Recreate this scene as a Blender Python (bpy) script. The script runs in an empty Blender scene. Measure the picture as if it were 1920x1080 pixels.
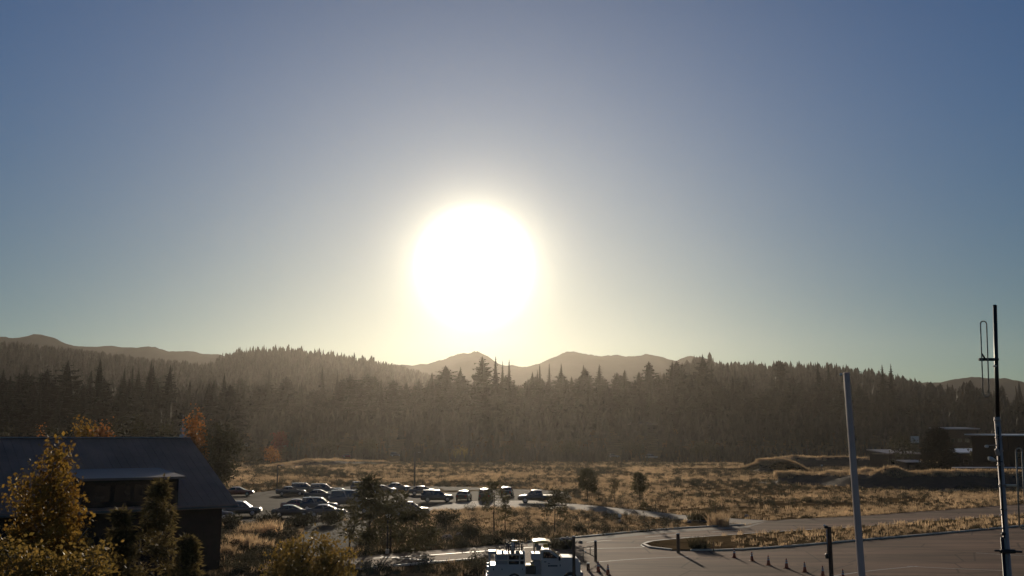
import bpy, bmesh, math, random
import numpy as np
from mathutils import Vector, Matrix, Euler

random.seed(7)
RNG = np.random.default_rng(11)
SC = bpy.context.scene
COL = SC.collection
R = math.radians

# ------------------------------------------------------------------ camera
F = 1830.0                      # focal length in pixels of the 1920 px wide photograph
PITCH = math.atan(280.0 / F)
CAM_Z = 9.2
cam_data = bpy.data.cameras.new('camera')
cam_data.sensor_width = 36.0
cam_data.lens = 36.0 * F / 1920.0
cam_data.clip_start = 0.1
cam_data.clip_end = 12000
cam = bpy.data.objects.new('camera', cam_data)
cam.location = (0, 0, CAM_Z)
cam.rotation_euler = (R(90) + PITCH, 0, 0)
COL.objects.link(cam)
SC.camera = cam


def ray(u, v):
    x, y = (u - 960) / F, (540 - v) / F
    return Vector((x, math.cos(PITCH) - y * math.sin(PITCH), math.sin(PITCH) + y * math.cos(PITCH)))


def P(u, v, Y):
    d = ray(u, v)
    t = Y / d.y
    return Vector((d.x * t, Y, CAM_Z + d.z * t))


# ------------------------------------------------------------------ sky, sun, exposure
SUN_DIR = ray(890, 497).normalized()
SUN_EL = math.asin(SUN_DIR.z)
SUN_AZ = math.atan2(SUN_DIR.x, SUN_DIR.y)

world = bpy.data.worlds.new('World')
SC.world = world
world.use_nodes = True
wt = world.node_tree
wt.nodes.clear()
w_out = wt.nodes.new('ShaderNodeOutputWorld')
w_bg = wt.nodes.new('ShaderNodeBackground')
w_sky = wt.nodes.new('ShaderNodeTexSky')
w_sky.sky_type = 'NISHITA'
w_sky.sun_disc = False
w_sky.sun_elevation = SUN_EL
w_sky.sun_rotation = SUN_AZ
w_sky.altitude = 1700
w_sky.air_density = 1.0
w_sky.dust_density = 0.7
w_sky.ozone_density = 4.5
w_bg.inputs['Strength'].default_value = 0.056
# the sun and the bright hazy ring of sky round it, a function of the angle from the sun
w_tc = wt.nodes.new('ShaderNodeTexCoord')
w_dot = wt.nodes.new('ShaderNodeVectorMath'); w_dot.operation = 'DOT_PRODUCT'
w_dot.inputs[1].default_value = SUN_DIR
w_nrm = wt.nodes.new('ShaderNodeVectorMath'); w_nrm.operation = 'NORMALIZE'
wt.links.new(w_tc.outputs['Generated'], w_nrm.inputs[0])
wt.links.new(w_nrm.outputs[0], w_dot.inputs[0])


def wmath(op, a, b=None):
    n = wt.nodes.new('ShaderNodeMath'); n.operation = op
    for i, k in enumerate((a, b)):
        if k is None:
            continue
        if isinstance(k, (int, float)):
            n.inputs[i].default_value = k
        else:
            wt.links.new(k, n.inputs[i])
    return n.outputs[0]


ang = wmath('ARCCOSINE', wmath('MINIMUM', w_dot.outputs['Value'], 0.999999))


def lobe(deg, power):
    return wmath('EXPONENT', wmath('MULTIPLY', wmath('POWER', wmath('DIVIDE', ang, R(deg)), power), -1.0))


def wcol(fac, rgb):
    n = wt.nodes.new('ShaderNodeVectorMath'); n.operation = 'SCALE'
    n.inputs[0].default_value = rgb
    wt.links.new(fac, n.inputs['Scale'])
    return n.outputs[0]


def wadd(a, b):
    n = wt.nodes.new('ShaderNodeVectorMath'); n.operation = 'ADD'
    wt.links.new(a, n.inputs[0]); wt.links.new(b, n.inputs[1])
    return n.outputs[0]


EXPOSURE = -0.35
KS = 1.0 / (w_bg.inputs['Strength'].default_value * 2 ** EXPOSURE)
# pale warm air low down, clean blue higher up, the same all round
w_sep = wt.nodes.new('ShaderNodeSeparateXYZ'); wt.links.new(w_nrm.outputs[0], w_sep.inputs[0])
w_mr = wt.nodes.new('ShaderNodeMapRange'); w_mr.interpolation_type = 'SMOOTHSTEP'
w_mr.inputs['From Min'].default_value = 0.0; w_mr.inputs['From Max'].default_value = 0.42
wt.links.new(w_sep.outputs['Z'], w_mr.inputs['Value'])
w_mix = wt.nodes.new('ShaderNodeMix'); w_mix.data_type = 'RGBA'
[i for i in w_mix.inputs if i.type == 'RGBA'][0].default_value = (0.92, 0.88, 0.62, 1); [i for i in w_mix.inputs if i.type == 'RGBA'][1].default_value = (1.12, 1.22, 1.24, 1)
wt.links.new(w_mr.outputs[0], w_mix.inputs[0])
w_mul = wt.nodes.new('ShaderNodeVectorMath'); w_mul.operation = 'MULTIPLY'
wt.links.new(w_sky.outputs[0], w_mul.inputs[0]); wt.links.new([o for o in w_mix.outputs if o.type == 'RGBA'][0], w_mul.inputs[1])
acc = w_mul.outputs[0]
# (width in degrees, power, brightness as seen)
for deg, pw, rgb in [(1.5, 2.0, (26, 25, 22)), (1.9, 1.2, (4.0, 3.5, 2.5)), (18, 1.7, (0.125, 0.10, 0.045))]:
    acc = wadd(acc, wcol(lobe(deg, pw), tuple(c * KS for c in rgb)))
for deg, amp, ch in [(1.7, 0.4, (1, 0, 0)), (1.6, 0.3, (0, 1, 0))]:
    acc = wadd(acc, wcol(lobe(deg, 1.0), tuple(c * amp * KS for c in ch)))
wt.links.new(acc, w_bg.inputs['Color'])
wt.links.new(w_bg.outputs[0], w_out.inputs['Surface'])

sun_data = bpy.data.lights.new('sun', 'SUN')
sun_data.energy = 5.0
sun_data.angle = R(0.5)
sun_data.color = (1.0, 0.84, 0.63)
sun = bpy.data.objects.new('sun', sun_data)
sun.rotation_euler = SUN_DIR.to_track_quat('Z', 'Y').to_euler()
sun.location = SUN_DIR * 400
COL.objects.link(sun)

SC.render.engine = 'CYCLES'
SC.cycles.use_denoising = True
SC.cycles.max_bounces = 6
SC.cycles.diffuse_bounces = 3
SC.cycles.glossy_bounces = 3
SC.cycles.transmission_bounces = 3
SC.cycles.transparent_max_bounces = 6
SC.cycles.volume_bounces = 0
SC.view_settings.view_transform = 'Standard'
SC.view_settings.look = 'None'
SC.view_settings.gamma = 1.0
SC.view_settings.use_curve_mapping = False
SC.view_settings.exposure = EXPOSURE
HAZE_DENSITY = 3.8e-5
HAZE_G = 0.76


# ------------------------------------------------------------------ noise and helpers
def vnoise(x, y, seed=0):
    x = np.asarray(x, float); y = np.asarray(y, float)
    xi = np.floor(x).astype(np.int64); yi = np.floor(y).astype(np.int64)
    xf = x - xi; yf = y - yi

    def h(a, b):
        n = (a * 374761393 + b * 668265263 + seed * 974634777) & 0x7fffffff
        n = ((n ^ (n >> 13)) * 1274126177) & 0x7fffffff
        return (n ^ (n >> 16)) / 0x7fffffff * 2 - 1
    sx = xf * xf * (3 - 2 * xf); sy = yf * yf * (3 - 2 * yf)
    a = h(xi, yi) * (1 - sx) + h(xi + 1, yi) * sx
    b = h(xi, yi + 1) * (1 - sx) + h(xi + 1, yi + 1) * sx
    return a * (1 - sy) + b * sy


def fbm(x, y, seed=0, octaves=4):
    s = 0; a = 1.0; f = 1.0
    for k in range(octaves):
        s = s + a * vnoise(np.asarray(x) * f, np.asarray(y) * f, seed + k)
        a *= 0.5; f *= 2.03
    return s


def sstep(a, b, x):
    t = np.clip((np.asarray(x, float) - a) / (b - a), 0, 1)
    return t * t * (3 - 2 * t)


def tz(x, y):
    """height of the bare ground"""
    x = np.asarray(x, float); y = np.asarray(y, float)
    z = 15.0 * sstep(345, 660, y)
    m = sstep(165, 195, y) * (1 - sstep(335, 370, y))
    return z + m * 0.22 * fbm(x / 9, y / 9, 5, 3)


def G(u, v):
    """point of the ground seen at pixel (u, v)"""
    d = ray(u, v)
    lo, hi = 1.0, 700.0
    t = 1.0
    prev = 0.0
    while t < 1500:
        p = Vector((0, 0, CAM_Z)) + d * t
        if p.z < float(tz(p.x, p.y)):
            lo, hi = prev, t
            for _ in range(30):
                m = (lo + hi) / 2
                p = Vector((0, 0, CAM_Z)) + d * m
                if p.z < float(tz(p.x, p.y)):
                    hi = m
                else:
                    lo = m
            return p
        prev = t
        t += max(1.0, t * 0.02)
    return Vector((0, 0, CAM_Z)) + d * t


def tag(o, label=None, cat=None, group=None, kind=None):
    if label: o['label'] = label
    if cat: o['category'] = cat
    if group: o['group'] = group
    if kind: o['kind'] = kind
    return o


def empty(name, loc=(0, 0, 0), rz=0.0, label=None, cat=None, group=None):
    o = bpy.data.objects.new(name, None)
    o.empty_display_size = 0.3
    o.location = loc
    o.rotation_euler = (0, 0, rz)
    COL.objects.link(o)
    return tag(o, label, cat, group)


def copy_tree(o, parent=None):
    c = o.copy()
    COL.objects.link(c)
    c.parent = parent
    for ch in KIDS.get(o.name, []):
        d = copy_tree(ch, c)
        KIDS.setdefault(c.name, []).append(d)
    return c


KIDS = {}


class MB:
    """collects shapes and links them as one mesh object"""
    def __init__(self):
        self.v = []; self.f = []; self.m = []; self.s = []

    def add(self, verts, faces, mi=0, smooth=False):
        b = len(self.v)
        self.v.extend([tuple(p) for p in verts])
        for q in faces:
            self.f.append(tuple(i + b for i in q)); self.m.append(mi); self.s.append(smooth)
        return self

    def box(self, c, s, rot=None, mi=0, bev=0.0):
        x, y, z = s[0] / 2, s[1] / 2, s[2] / 2
        c = Vector(c)
        if bev > 0:
            b = min(bev, x * .9, y * .9, z * .9)
            prof = [(-x + b, -y), (x - b, -y), (x, -y + b), (x, y - b), (x - b, y), (-x + b, y), (-x, y - b), (-x, -y + b)]
            vs = []
            for zz, k in ((-z, b), (-z + b, 0), (z - b, 0), (z, b)):
                for px, py in prof:
                    vs.append(Vector((px * (x - k) / x, py * (y - k) / y, zz)))
            fs = []
            for l in range(3):
                for i in range(8):
                    j = (i + 1) % 8
                    fs.append((l * 8 + i, l * 8 + j, l * 8 + 8 + j, l * 8 + 8 + i))
            fs.append(tuple(range(7, -1, -1))); fs.append(tuple(range(24, 32)))
        else:
            vs = [Vector((sx * x, sy * y, sz * z)) for sz in (-1, 1) for sx, sy in ((-1, -1), (1, -1), (1, 1), (-1, 1))]
            fs = [(3, 2, 1, 0), (4, 5, 6, 7), (0, 1, 5, 4), (1, 2, 6, 5), (2, 3, 7, 6), (3, 0, 4, 7)]
        if rot is not None:
            mt = Euler(rot).to_matrix()
            vs = [mt @ p for p in vs]
        return self.add([p + c for p in vs], fs, mi)

    def tube(self, p0, p1, r0, r1=None, n=8, mi=0, cap=True, smooth=True):
        r1 = r0 if r1 is None else r1
        p0 = Vector(p0); p1 = Vector(p1)
        d = (p1 - p0)
        if d.length < 1e-6: return self
        d.normalize()
        a = d.orthogonal().normalized(); b = d.cross(a)
        vs = []
        for p, r in ((p0, r0), (p1, r1)):
            for i in range(n):
                t = 2 * math.pi * i / n
                vs.append(p + (a * math.cos(t) + b * math.sin(t)) * r)
        self.add(vs, [(i, (i + 1) % n, n + (i + 1) % n, n + i) for i in range(n)], mi, smooth)
        if cap:
            self.add(vs[:n], [tuple(range(n - 1, -1, -1))], mi)
            self.add(vs[n:], [tuple(range(n))], mi)
        return self

    def path(self, pts, r, n=8, mi=0):
        for a, b in zip(pts[:-1], pts[1:]):
            ra = r(a) if callable(r) else r
            self.tube(a, b, ra, ra, n, mi)
        return self

    def loft(self, rings, mi=0, caps=True, smooth=False):
        n = len(rings[0]); vs = [p for r in rings for p in r]; fs = []
        for k in range(len(rings) - 1):
            for i in range(n):
                j = (i + 1) % n
                fs.append((k * n + i, k * n + j, (k + 1) * n + j, (k + 1) * n + i))
        self.add(vs, fs, mi, smooth)
        if caps:
            self.add(rings[0], [tuple(range(n - 1, -1, -1))], mi)
            self.add(rings[-1], [tuple(range(n))], mi)
        return self

    def quad(self, a, b, c, d, mi=0):
        return self.add([a, b, c, d], [(0, 1, 2, 3)], mi)

    def mesh(self, name, mats):
        me = bpy.data.meshes.new(name)
        me.from_pydata(self.v, [], self.f)
        for m in (mats if isinstance(mats, (list, tuple)) else [mats]):
            me.materials.append(m)
        me.polygons.foreach_set('material_index', self.m)
        me.polygons.foreach_set('use_smooth', self.s)
        me.update()
        return me

    def build(self, name, mats, parent=None, fix=True):
        me = self.mesh(name, mats)
        if fix:
            bm = bmesh.new(); bm.from_mesh(me)
            bmesh.ops.remove_doubles(bm, verts=bm.verts, dist=1e-5)
            bmesh.ops.recalc_face_normals(bm, faces=bm.faces)
            bm.to_mesh(me); bm.free()
        return link(name, me, parent)


def link(name, me, parent=None):
    o = bpy.data.objects.new(name, me)
    COL.objects.link(o)
    if parent is not None:
        o.parent = parent
        KIDS.setdefault(parent.name, []).append(o)
    return o


def mesh_np(name, verts, faces, mat, smooth=False):
    me = bpy.data.meshes.new(name)
    me.from_pydata(np.asarray(verts).tolist(), [], faces if isinstance(faces, list) else faces.tolist())
    if mat is not None: me.materials.append(mat)
    if smooth: me.polygons.foreach_set('use_smooth', [True] * len(me.polygons))
    me.update()
    return me


# ------------------------------------------------------------------ materials
def mat(name, col, rough=0.7, var=0.25, scale=3.0, bump=0.0, bscale=None, metal=0.0, spec=0.5, col2=None,
        transl=0.0, rnd=0.0, coat=0.0, emit=None, stretch=None, wear=False):
    m = bpy.data.materials.new(name)
    m.use_nodes = True
    nt = m.node_tree
    bs = nt.nodes['Principled BSDF']; out = nt.nodes['Material Output']
    bs.inputs['Roughness'].default_value = rough
    bs.inputs['Metallic'].default_value = metal
    bs.inputs['Specular IOR Level'].default_value = spec
    if coat:
        bs.inputs['Coat Weight'].default_value = coat
        bs.inputs['Coat Roughness'].default_value = 0.06
    geo = nt.nodes.new('ShaderNodeNewGeometry')
    vec = geo.outputs['Position']
    if stretch:
        mp = nt.nodes.new('ShaderNodeMapping')
        mp.inputs['Scale'].default_value = stretch
        nt.links.new(vec, mp.inputs['Vector']); vec = mp.outputs[0]
    nz = nt.nodes.new('ShaderNodeTexNoise')
    nz.inputs['Scale'].default_value = scale
    nz.inputs['Detail'].default_value = 6
    nz.inputs['Roughness'].default_value = 0.6
    nt.links.new(vec, nz.inputs['Vector'])
    rp = nt.nodes.new('ShaderNodeValToRGB')
    rp.color_ramp.elements[0].position = 0.3; rp.color_ramp.elements[1].position = 0.72
    c1 = tuple(c * (1 - var) for c in col) + (1,)
    c2 = tuple(min(1, c * (1 + var)) for c in (col2 or col)) + (1,)
    rp.color_ramp.elements[0].color = c1; rp.color_ramp.elements[1].color = c2
    nt.links.new(nz.outputs['Fac'], rp.inputs[0])
    color = rp.outputs[0]
    if wear:
        # broad patches, polished wheel tracks and sealed cracks
        def mul(fac_socket, lo, hi, p0, p1, c):
            r2 = nt.nodes.new('ShaderNodeMapRange')
            r2.inputs['From Min'].default_value = p0; r2.inputs['From Max'].default_value = p1
            r2.inputs['To Min'].default_value = lo; r2.inputs['To Max'].default_value = hi
            nt.links.new(fac_socket, r2.inputs['Value'])
            v2 = nt.nodes.new('ShaderNodeVectorMath'); v2.operation = 'SCALE'
            nt.links.new(c, v2.inputs[0]); nt.links.new(r2.outputs[0], v2.inputs['Scale'])
            return v2.outputs[0]
        n2 = nt.nodes.new('ShaderNodeTexNoise'); n2.inputs['Scale'].default_value = 0.055; n2.inputs['Detail'].default_value = 3
        nt.links.new(geo.outputs['Position'], n2.inputs['Vector'])
        color = mul(n2.outputs['Fac'], .72, 1.3, .35, .65, color)
        mp2 = nt.nodes.new('ShaderNodeMapping'); mp2.inputs['Scale'].default_value = (0.05, 0.9, 1); mp2.inputs['Rotation'].default_value = (0, 0, -0.12)
        nt.links.new(geo.outputs['Position'], mp2.inputs['Vector'])
        n3 = nt.nodes.new('ShaderNodeTexNoise'); n3.inputs['Scale'].default_value = 0.8; n3.inputs['Detail'].default_value = 2
        nt.links.new(mp2.outputs[0], n3.inputs['Vector'])
        color = mul(n3.outputs['Fac'], .78, 1.22, .35, .65, color)
        vo = nt.nodes.new('ShaderNodeTexVoronoi'); vo.feature = 'DISTANCE_TO_EDGE'; vo.inputs['Scale'].default_value = 0.16
        nt.links.new(geo.outputs['Position'], vo.inputs['Vector'])
        color = mul(vo.outputs['Distance'], .5, 1.0, .006, .014, color)
    if rnd:
        oi = nt.nodes.new('ShaderNodeObjectInfo')
        mr = nt.nodes.new('ShaderNodeMapRange')
        mr.inputs['To Min'].default_value = 1 - rnd; mr.inputs['To Max'].default_value = 1 + rnd
        nt.links.new(oi.outputs['Random'], mr.inputs['Value'])
        hs = nt.nodes.new('ShaderNodeHueSaturation')
        nt.links.new(mr.outputs[0], hs.inputs['Value'])
        nt.links.new(color, hs.inputs['Color'])
        color = hs.outputs[0]
    nt.links.new(color, bs.inputs['Base Color'])
    if bump:
        nb = nt.nodes.new('ShaderNodeTexNoise')
        nb.inputs['Scale'].default_value = bscale or scale * 6
        nb.inputs['Detail'].default_value = 5
        nt.links.new(vec, nb.inputs['Vector'])
        bp = nt.nodes.new('ShaderNodeBump')
        bp.inputs['Strength'].default_value = min(1, bump); bp.inputs['Distance'].default_value = 0.05
        nt.links.new(nb.outputs['Fac'], bp.inputs['Height'])
        nt.links.new(bp.outputs[0], bs.inputs['Normal'])
    if transl:
        tr = nt.nodes.new('ShaderNodeBsdfTranslucent')
        nt.links.new(color, tr.inputs['Color'])
        mx = nt.nodes.new('ShaderNodeMixShader')
        mx.inputs[0].default_value = transl
        nt.links.new(bs.outputs[0], mx.inputs[1]); nt.links.new(tr.outputs[0], mx.inputs[2])
        nt.links.new(mx.outputs[0], out.inputs['Surface'])
    if emit:
        bs.inputs['Emission Color'].default_value = emit[:3] + (1,)
        bs.inputs['Emission Strength'].default_value = emit[3]
    return m


M = {}
M['ground'] = mat('dry_ground', (0.10, 0.066, 0.036), 0.95, 0.4, 0.25, 0.8, 3.0, spec=0.0, col2=(0.16, 0.105, 0.05))
M['asphalt'] = mat('asphalt', (0.130, 0.074, 0.047), 0.85, 0.42, 0.12, 0.35, 12, spec=0.06, col2=(0.185, 0.108, 0.07), wear=True, stretch=(0.35, 2.2, 1))
M['lot'] = mat('parking_asphalt', (0.038, 0.032, 0.029), 0.95, 0.3, 0.3, 0.3, 12, spec=0.02)
M['path'] = mat('concrete_path', (0.22, 0.175, 0.135), 0.9, 0.25, 1.2, 0.2, 20, spec=0.2)
M['kerb'] = mat('concrete_kerb', (0.48, 0.41, 0.33), 0.7, 0.15, 3.0, 0.15)
M['marking'] = mat('road_paint', (0.62, 0.58, 0.50), 0.55, 0.25, 4.0)
M['berm'] = mat('berm_earth', (0.075, 0.055, 0.042), 0.95, 0.3, 0.6, 0.6, 3.0, spec=0.1)
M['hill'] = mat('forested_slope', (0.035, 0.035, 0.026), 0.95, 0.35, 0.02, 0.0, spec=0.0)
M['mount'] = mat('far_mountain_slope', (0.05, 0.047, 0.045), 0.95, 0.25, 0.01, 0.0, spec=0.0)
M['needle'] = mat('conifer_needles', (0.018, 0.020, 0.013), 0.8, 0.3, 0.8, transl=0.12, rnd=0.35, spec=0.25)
M['hazedneedle'] = mat('hazed_far_needles', (0.05, 0.046, 0.036), 0.8, 0.3, 0.3, transl=0.2, rnd=0.35, spec=0.2)  # lighter than the front trees' needles: haze and sunlight put into the colour
M['pine'] = mat('pine_needles', (0.075, 0.066, 0.03), 0.7, 0.3, 2.0, transl=0.4, rnd=0.2, spec=0.3)
M['nearpine'] = mat('near_pine_needles', (0.085, 0.075, 0.03), 0.65, 0.4, 2.5, transl=0.5, spec=0.3, col2=(0.16, 0.115, 0.045))
M['bark'] = mat('bark', (0.035, 0.026, 0.02), 0.9, 0.3, 6.0, 0.5)
M['palebark'] = mat('pale_bark', (0.22, 0.2, 0.16), 0.85, 0.3, 6.0, 0.3)
M['gold'] = mat('golden_leaves', (0.24, 0.10, 0.018), 0.6, 0.5, 1.6, transl=0.5, spec=0.3, col2=(0.28, 0.18, 0.035))
M['orange'] = mat('orange_leaves', (0.34, 0.14, 0.04), 0.6, 0.4, 1.2, transl=0.45, spec=0.3)
M['red'] = mat('red_leaves', (0.16, 0.03, 0.02), 0.6, 0.4, 1.2, transl=0.45, spec=0.3)
M['olive'] = mat('olive_leaves', (0.16, 0.13, 0.03), 0.6, 0.45, 1.6, transl=0.5, spec=0.3, col2=(0.24, 0.15, 0.04))
M['darkleaf'] = mat('dark_leaves', (0.045, 0.042, 0.022), 0.65, 0.4, 1.5, transl=0.35, spec=0.3)
M['straw'] = mat('straw_grass', (0.52, 0.37, 0.22), 0.7, 0.5, 0.12, transl=0.55, rnd=0.3, spec=0.2)
M['sage'] = mat('sage_scrub', (0.06, 0.055, 0.035), 0.8, 0.3, 1.5, transl=0.3, rnd=0.35, spec=0.2)
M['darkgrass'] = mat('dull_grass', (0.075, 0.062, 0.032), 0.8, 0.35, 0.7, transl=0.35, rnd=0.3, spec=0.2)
M['roof'] = mat('brown_metal_roof', (0.36, 0.19, 0.135), 0.75, 0.25, 0.35, 0.05, 4, spec=0.4)
M['roofcap'] = mat('ridge_flashing', (0.30, 0.27, 0.28), 0.45, 0.1, 2.0)
M['sidingdark'] = mat('brown_siding', (0.034, 0.026, 0.024), 0.95, 0.2, 2.0, 0.2, spec=0.05)
M['glass'] = mat('window_glass', (0.02, 0.022, 0.025), 0.08, 0.1, 2.0, spec=0.8)
M['frame'] = mat('window_frame', (0.12, 0.10, 0.09), 0.6, 0.1)
M['whitemetal'] = mat('white_roof_metal', (0.62, 0.62, 0.64), 0.4, 0.08, 1.0)
M['greysiding'] = mat('grey_siding', (0.055, 0.046, 0.044), 0.95, 0.15, 1.0, spec=0.05)
M['wood'] = mat('weathered_wood', (0.11, 0.065, 0.042), 0.85, 0.3, 3.0, 0.4, 30, stretch=(6, 6, 0.6))
M['darksteel'] = mat('dark_steel', (0.025, 0.024, 0.026), 0.45, 0.2, 3.0, metal=0.3)
M['greysteel'] = mat('galvanised_steel', (0.28, 0.26, 0.27), 0.5, 0.15, 4.0, metal=0.3)
M['palepole'] = mat('grey_painted_pole', (0.52, 0.39, 0.35), 0.5, 0.06, 3.0)
M['alu'] = mat('aluminium_tube', (0.42, 0.42, 0.44), 0.3, 0.08, 5.0, metal=0.8)
M['white'] = mat('white_vehicle_paint', (0.56, 0.49, 0.44), 0.5, 0.05, 0.8, spec=0.3)
M['rubber'] = mat('tyre_rubber', (0.018, 0.018, 0.018), 0.8, 0.2, 4.0)
M['rim'] = mat('wheel_rim', (0.35, 0.35, 0.36), 0.35, 0.1, 4.0, metal=0.7)
M['black'] = mat('black_plastic', (0.02, 0.02, 0.02), 0.5, 0.2, 4.0)
M['yellow'] = mat('yellow_paint', (0.72, 0.50, 0.08), 0.4, 0.1, 2.0)
M['cream'] = mat('cream_cover', (0.72, 0.47, 0.10), 0.55, 0.08, 2.0)
M['conered'] = mat('cone_orange', (0.42, 0.08, 0.025), 0.6, 0.1, 4.0)
M['conewhite'] = mat('cone_white_collar', (0.6, 0.58, 0.55), 0.5, 0.1, 4.0)
M['lampred'] = mat('red_lamp_lens', (0.35, 0.02, 0.02), 0.15, 0.05)
M['lampclear'] = mat('clear_lamp_lens', (0.7, 0.7, 0.68), 0.12, 0.05)
M['stone'] = mat('boulder_stone', (0.20, 0.17, 0.15), 0.9, 0.25, 2.0, 0.5)
for n_, c_ in dict(black=(0.012, 0.012, 0.014), grey=(0.045, 0.044, 0.046), silver=(0.11, 0.105, 0.105), blue=(0.018, 0.024, 0.045),
                   red=(0.14, 0.015, 0.015), white=(0.26, 0.25, 0.25), tan=(0.12, 0.095, 0.07), green=(0.02, 0.035, 0.028)).items():
    M['car_' + n_] = mat('car_paint_' + n_, c_, 0.3, 0.05, 1.0, coat=0.9)


# ------------------------------------------------------------------ scatter (ground cover and the far wood)
def scatter(name, pts, rz, scl, variant, sources, parent=None):
    """one object: many copies of the source meshes standing on the points"""
    col = bpy.data.collections.new(name + '_sources')
    for i, me in enumerate(sources):
        col.objects.link(bpy.data.objects.new('%s_source_%03d' % (name, i), me))
    me = bpy.data.meshes.new(name)
    me.from_pydata(np.asarray(pts).tolist(), [], [])
    n = len(pts)
    a = me.attributes.new('rot', 'FLOAT_VECTOR', 'POINT')
    rot = np.zeros((n, 3)); rot[:, 2] = rz
    a.data.foreach_set('vector', rot.ravel())
    a = me.attributes.new('scl', 'FLOAT_VECTOR', 'POINT')
    s = np.asarray(scl, float)
    if s.ndim == 1: s = np.repeat(s[:, None], 3, 1)
    a.data.foreach_set('vector', s.ravel())
    a = me.attributes.new('variant', 'INT', 'POINT')
    a.data.foreach_set('value', np.asarray(variant, np.int32))
    o = link(name, me, parent)
    ng = bpy.data.node_groups.new(name + '_scatter', 'GeometryNodeTree')
    ng.interface.new_socket('Geometry', in_out='INPUT', socket_type='NodeSocketGeometry')
    ng.interface.new_socket('Geometry', in_out='OUTPUT', socket_type='NodeSocketGeometry')
    gi = ng.nodes.new('NodeGroupInput'); go = ng.nodes.new('NodeGroupOutput')
    ip = ng.nodes.new('GeometryNodeInstanceOnPoints')
    ci = ng.nodes.new('GeometryNodeCollectionInfo')
    ci.inputs['Collection'].default_value = col
    ci.inputs['Separate Children'].default_value = True
    ci.inputs['Reset Children'].default_value = True
    ip.inputs['Pick Instance'].default_value = True

    def attr(nm, dt):
        k = ng.nodes.new('GeometryNodeInputNamedAttribute'); k.data_type = dt
        k.inputs['Name'].default_value = nm
        return k.outputs['Attribute']
    ng.links.new(gi.outputs[0], ip.inputs['Points'])
    ng.links.new(ci.outputs[0], ip.inputs['Instance'])
    ng.links.new(attr('variant', 'INT'), ip.inputs['Instance Index'])
    ng.links.new(attr('rot', 'FLOAT_VECTOR'), ip.inputs['Rotation'])
    ng.links.new(attr('scl', 'FLOAT_VECTOR'), ip.inputs['Scale'])
    ng.links.new(ip.outputs[0], go.inputs[0])
    o.modifiers.new('scatter', 'NODES').node_group = ng
    o['kind'] = 'stuff'
    return o


def inpoly(x, y, poly):
    x = np.asarray(x); y = np.asarray(y)
    ins = np.zeros(x.shape, bool)
    n = len(poly)
    for i in range(n):
        x0, y0 = poly[i][0], poly[i][1]; x1, y1 = poly[(i + 1) % n][0], poly[(i + 1) % n][1]
        c = ((y0 > y) != (y1 > y)) & (x < (x1 - x0) * (y - y0) / (y1 - y0 + 1e-12) + x0)
        ins ^= c
    return ins


def smooth_line(pts, n=6):
    """Catmull-Rom through world points"""
    out = []
    q = [pts[0]] + list(pts) + [pts[-1]]
    for i in range(1, len(q) - 2):
        for k in range(n):
            t = k / n
            p0, p1, p2, p3 = q[i - 1], q[i], q[i + 1], q[i + 2]
            out.append(0.5 * ((2 * p1) + (p2 - p0) * t + (2 * p0 - 5 * p1 + 4 * p2 - p3) * t * t + (3 * p1 - p0 - 3 * p2 + p3) * t ** 3))
    out.append(pts[-1])
    return out


# ================================================================== THE SETTING
# ground: one sheet, flat in front, slightly lumpy in the field, rising under the wood
gx = np.concatenate([np.arange(-3300, -320, 120), np.arange(-320, 320, 5), np.arange(320, 3301, 120)]).astype(float)
gy = np.concatenate([np.arange(-200, 140, 20), np.arange(140, 370, 3), np.arange(370, 700, 10), np.arange(700, 2441, 116)]).astype(float)
GX, GY = np.meshgrid(gx, gy)
GZ = tz(GX, GY)
nx, ny = len(gx), len(gy)
verts = np.stack([GX.ravel(), GY.ravel(), GZ.ravel()], 1)
idx = np.arange(nx * ny).reshape(ny, nx)
faces = np.stack([idx[:-1, :-1].ravel(), idx[:-1, 1:].ravel(), idx[1:, 1:].ravel(), idx[1:, :-1].ravel()], 1)
tag(link('ground', mesh_np('ground', verts, faces, M['ground'], True)), 'dry brown ground reaching from the road to the wooded hills', kind='structure')


def sheet(name, px, z, m, smooth_n=0, kind='structure', label=None):
    """flat paved sheet whose corners are given where the photograph shows them on the level ground"""
    pts = [G(u, v) for u, v in px]
    poly = [(p.x, p.y) for p in pts]
    bm = bmesh.new()
    bm.faces.new([bm.verts.new((x, y, z)) for x, y in poly])
    bmesh.ops.recalc_face_normals(bm, faces=bm.faces)
    me = bpy.data.meshes.new(name); bm.to_mesh(me); bm.free()
    if me.polygons[0].normal.z < 0:
        me.flip_normals()
    me.materials.append(m)
    o = link(name, me)
    tag(o, label, kind=kind)
    return poly


ROAD_TOP = [(560, 1056), (640, 1046), (720, 1039), (800, 1033), (890, 1026), (990, 1017), (1090, 1008), (1250, 993), (1400, 985), (1440, 976), (1600, 968), (1760, 957), (1880, 948), (2150, 930)]
road_poly = sheet('road', ROAD_TOP + [(2150, 1160), (900, 1160), (904, 1100), (910, 1048), (800, 1057), (690, 1067), (560, 1083)], 0.012, M['asphalt'],
                  label='worn brown grey asphalt road and yard in the low sun')
SW_T = [(u, v + 1.2) for u, v in ROAD_TOP[5:10]]
sheet('sidewalk', SW_T + [(1400, 990), (1250, 999), (1090, 1016), (990, 1025)], 0.022, M['path'], label='pale concrete strip along the upper edge of the road')
PATH_T = [(792, 957), (822, 946), (900, 939), (1000, 939), (1090, 946), (1200, 957), (1300, 968), (1440, 976)]
PATH_B = [(1400, 984.5), (1330, 979), (1200, 968), (1090, 957), (1000, 953), (935, 953), (860, 956)]
path_poly = sheet('path', PATH_T + PATH_B, 0.024, M['path'], label='pale path curving from the car park to the road')
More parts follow.
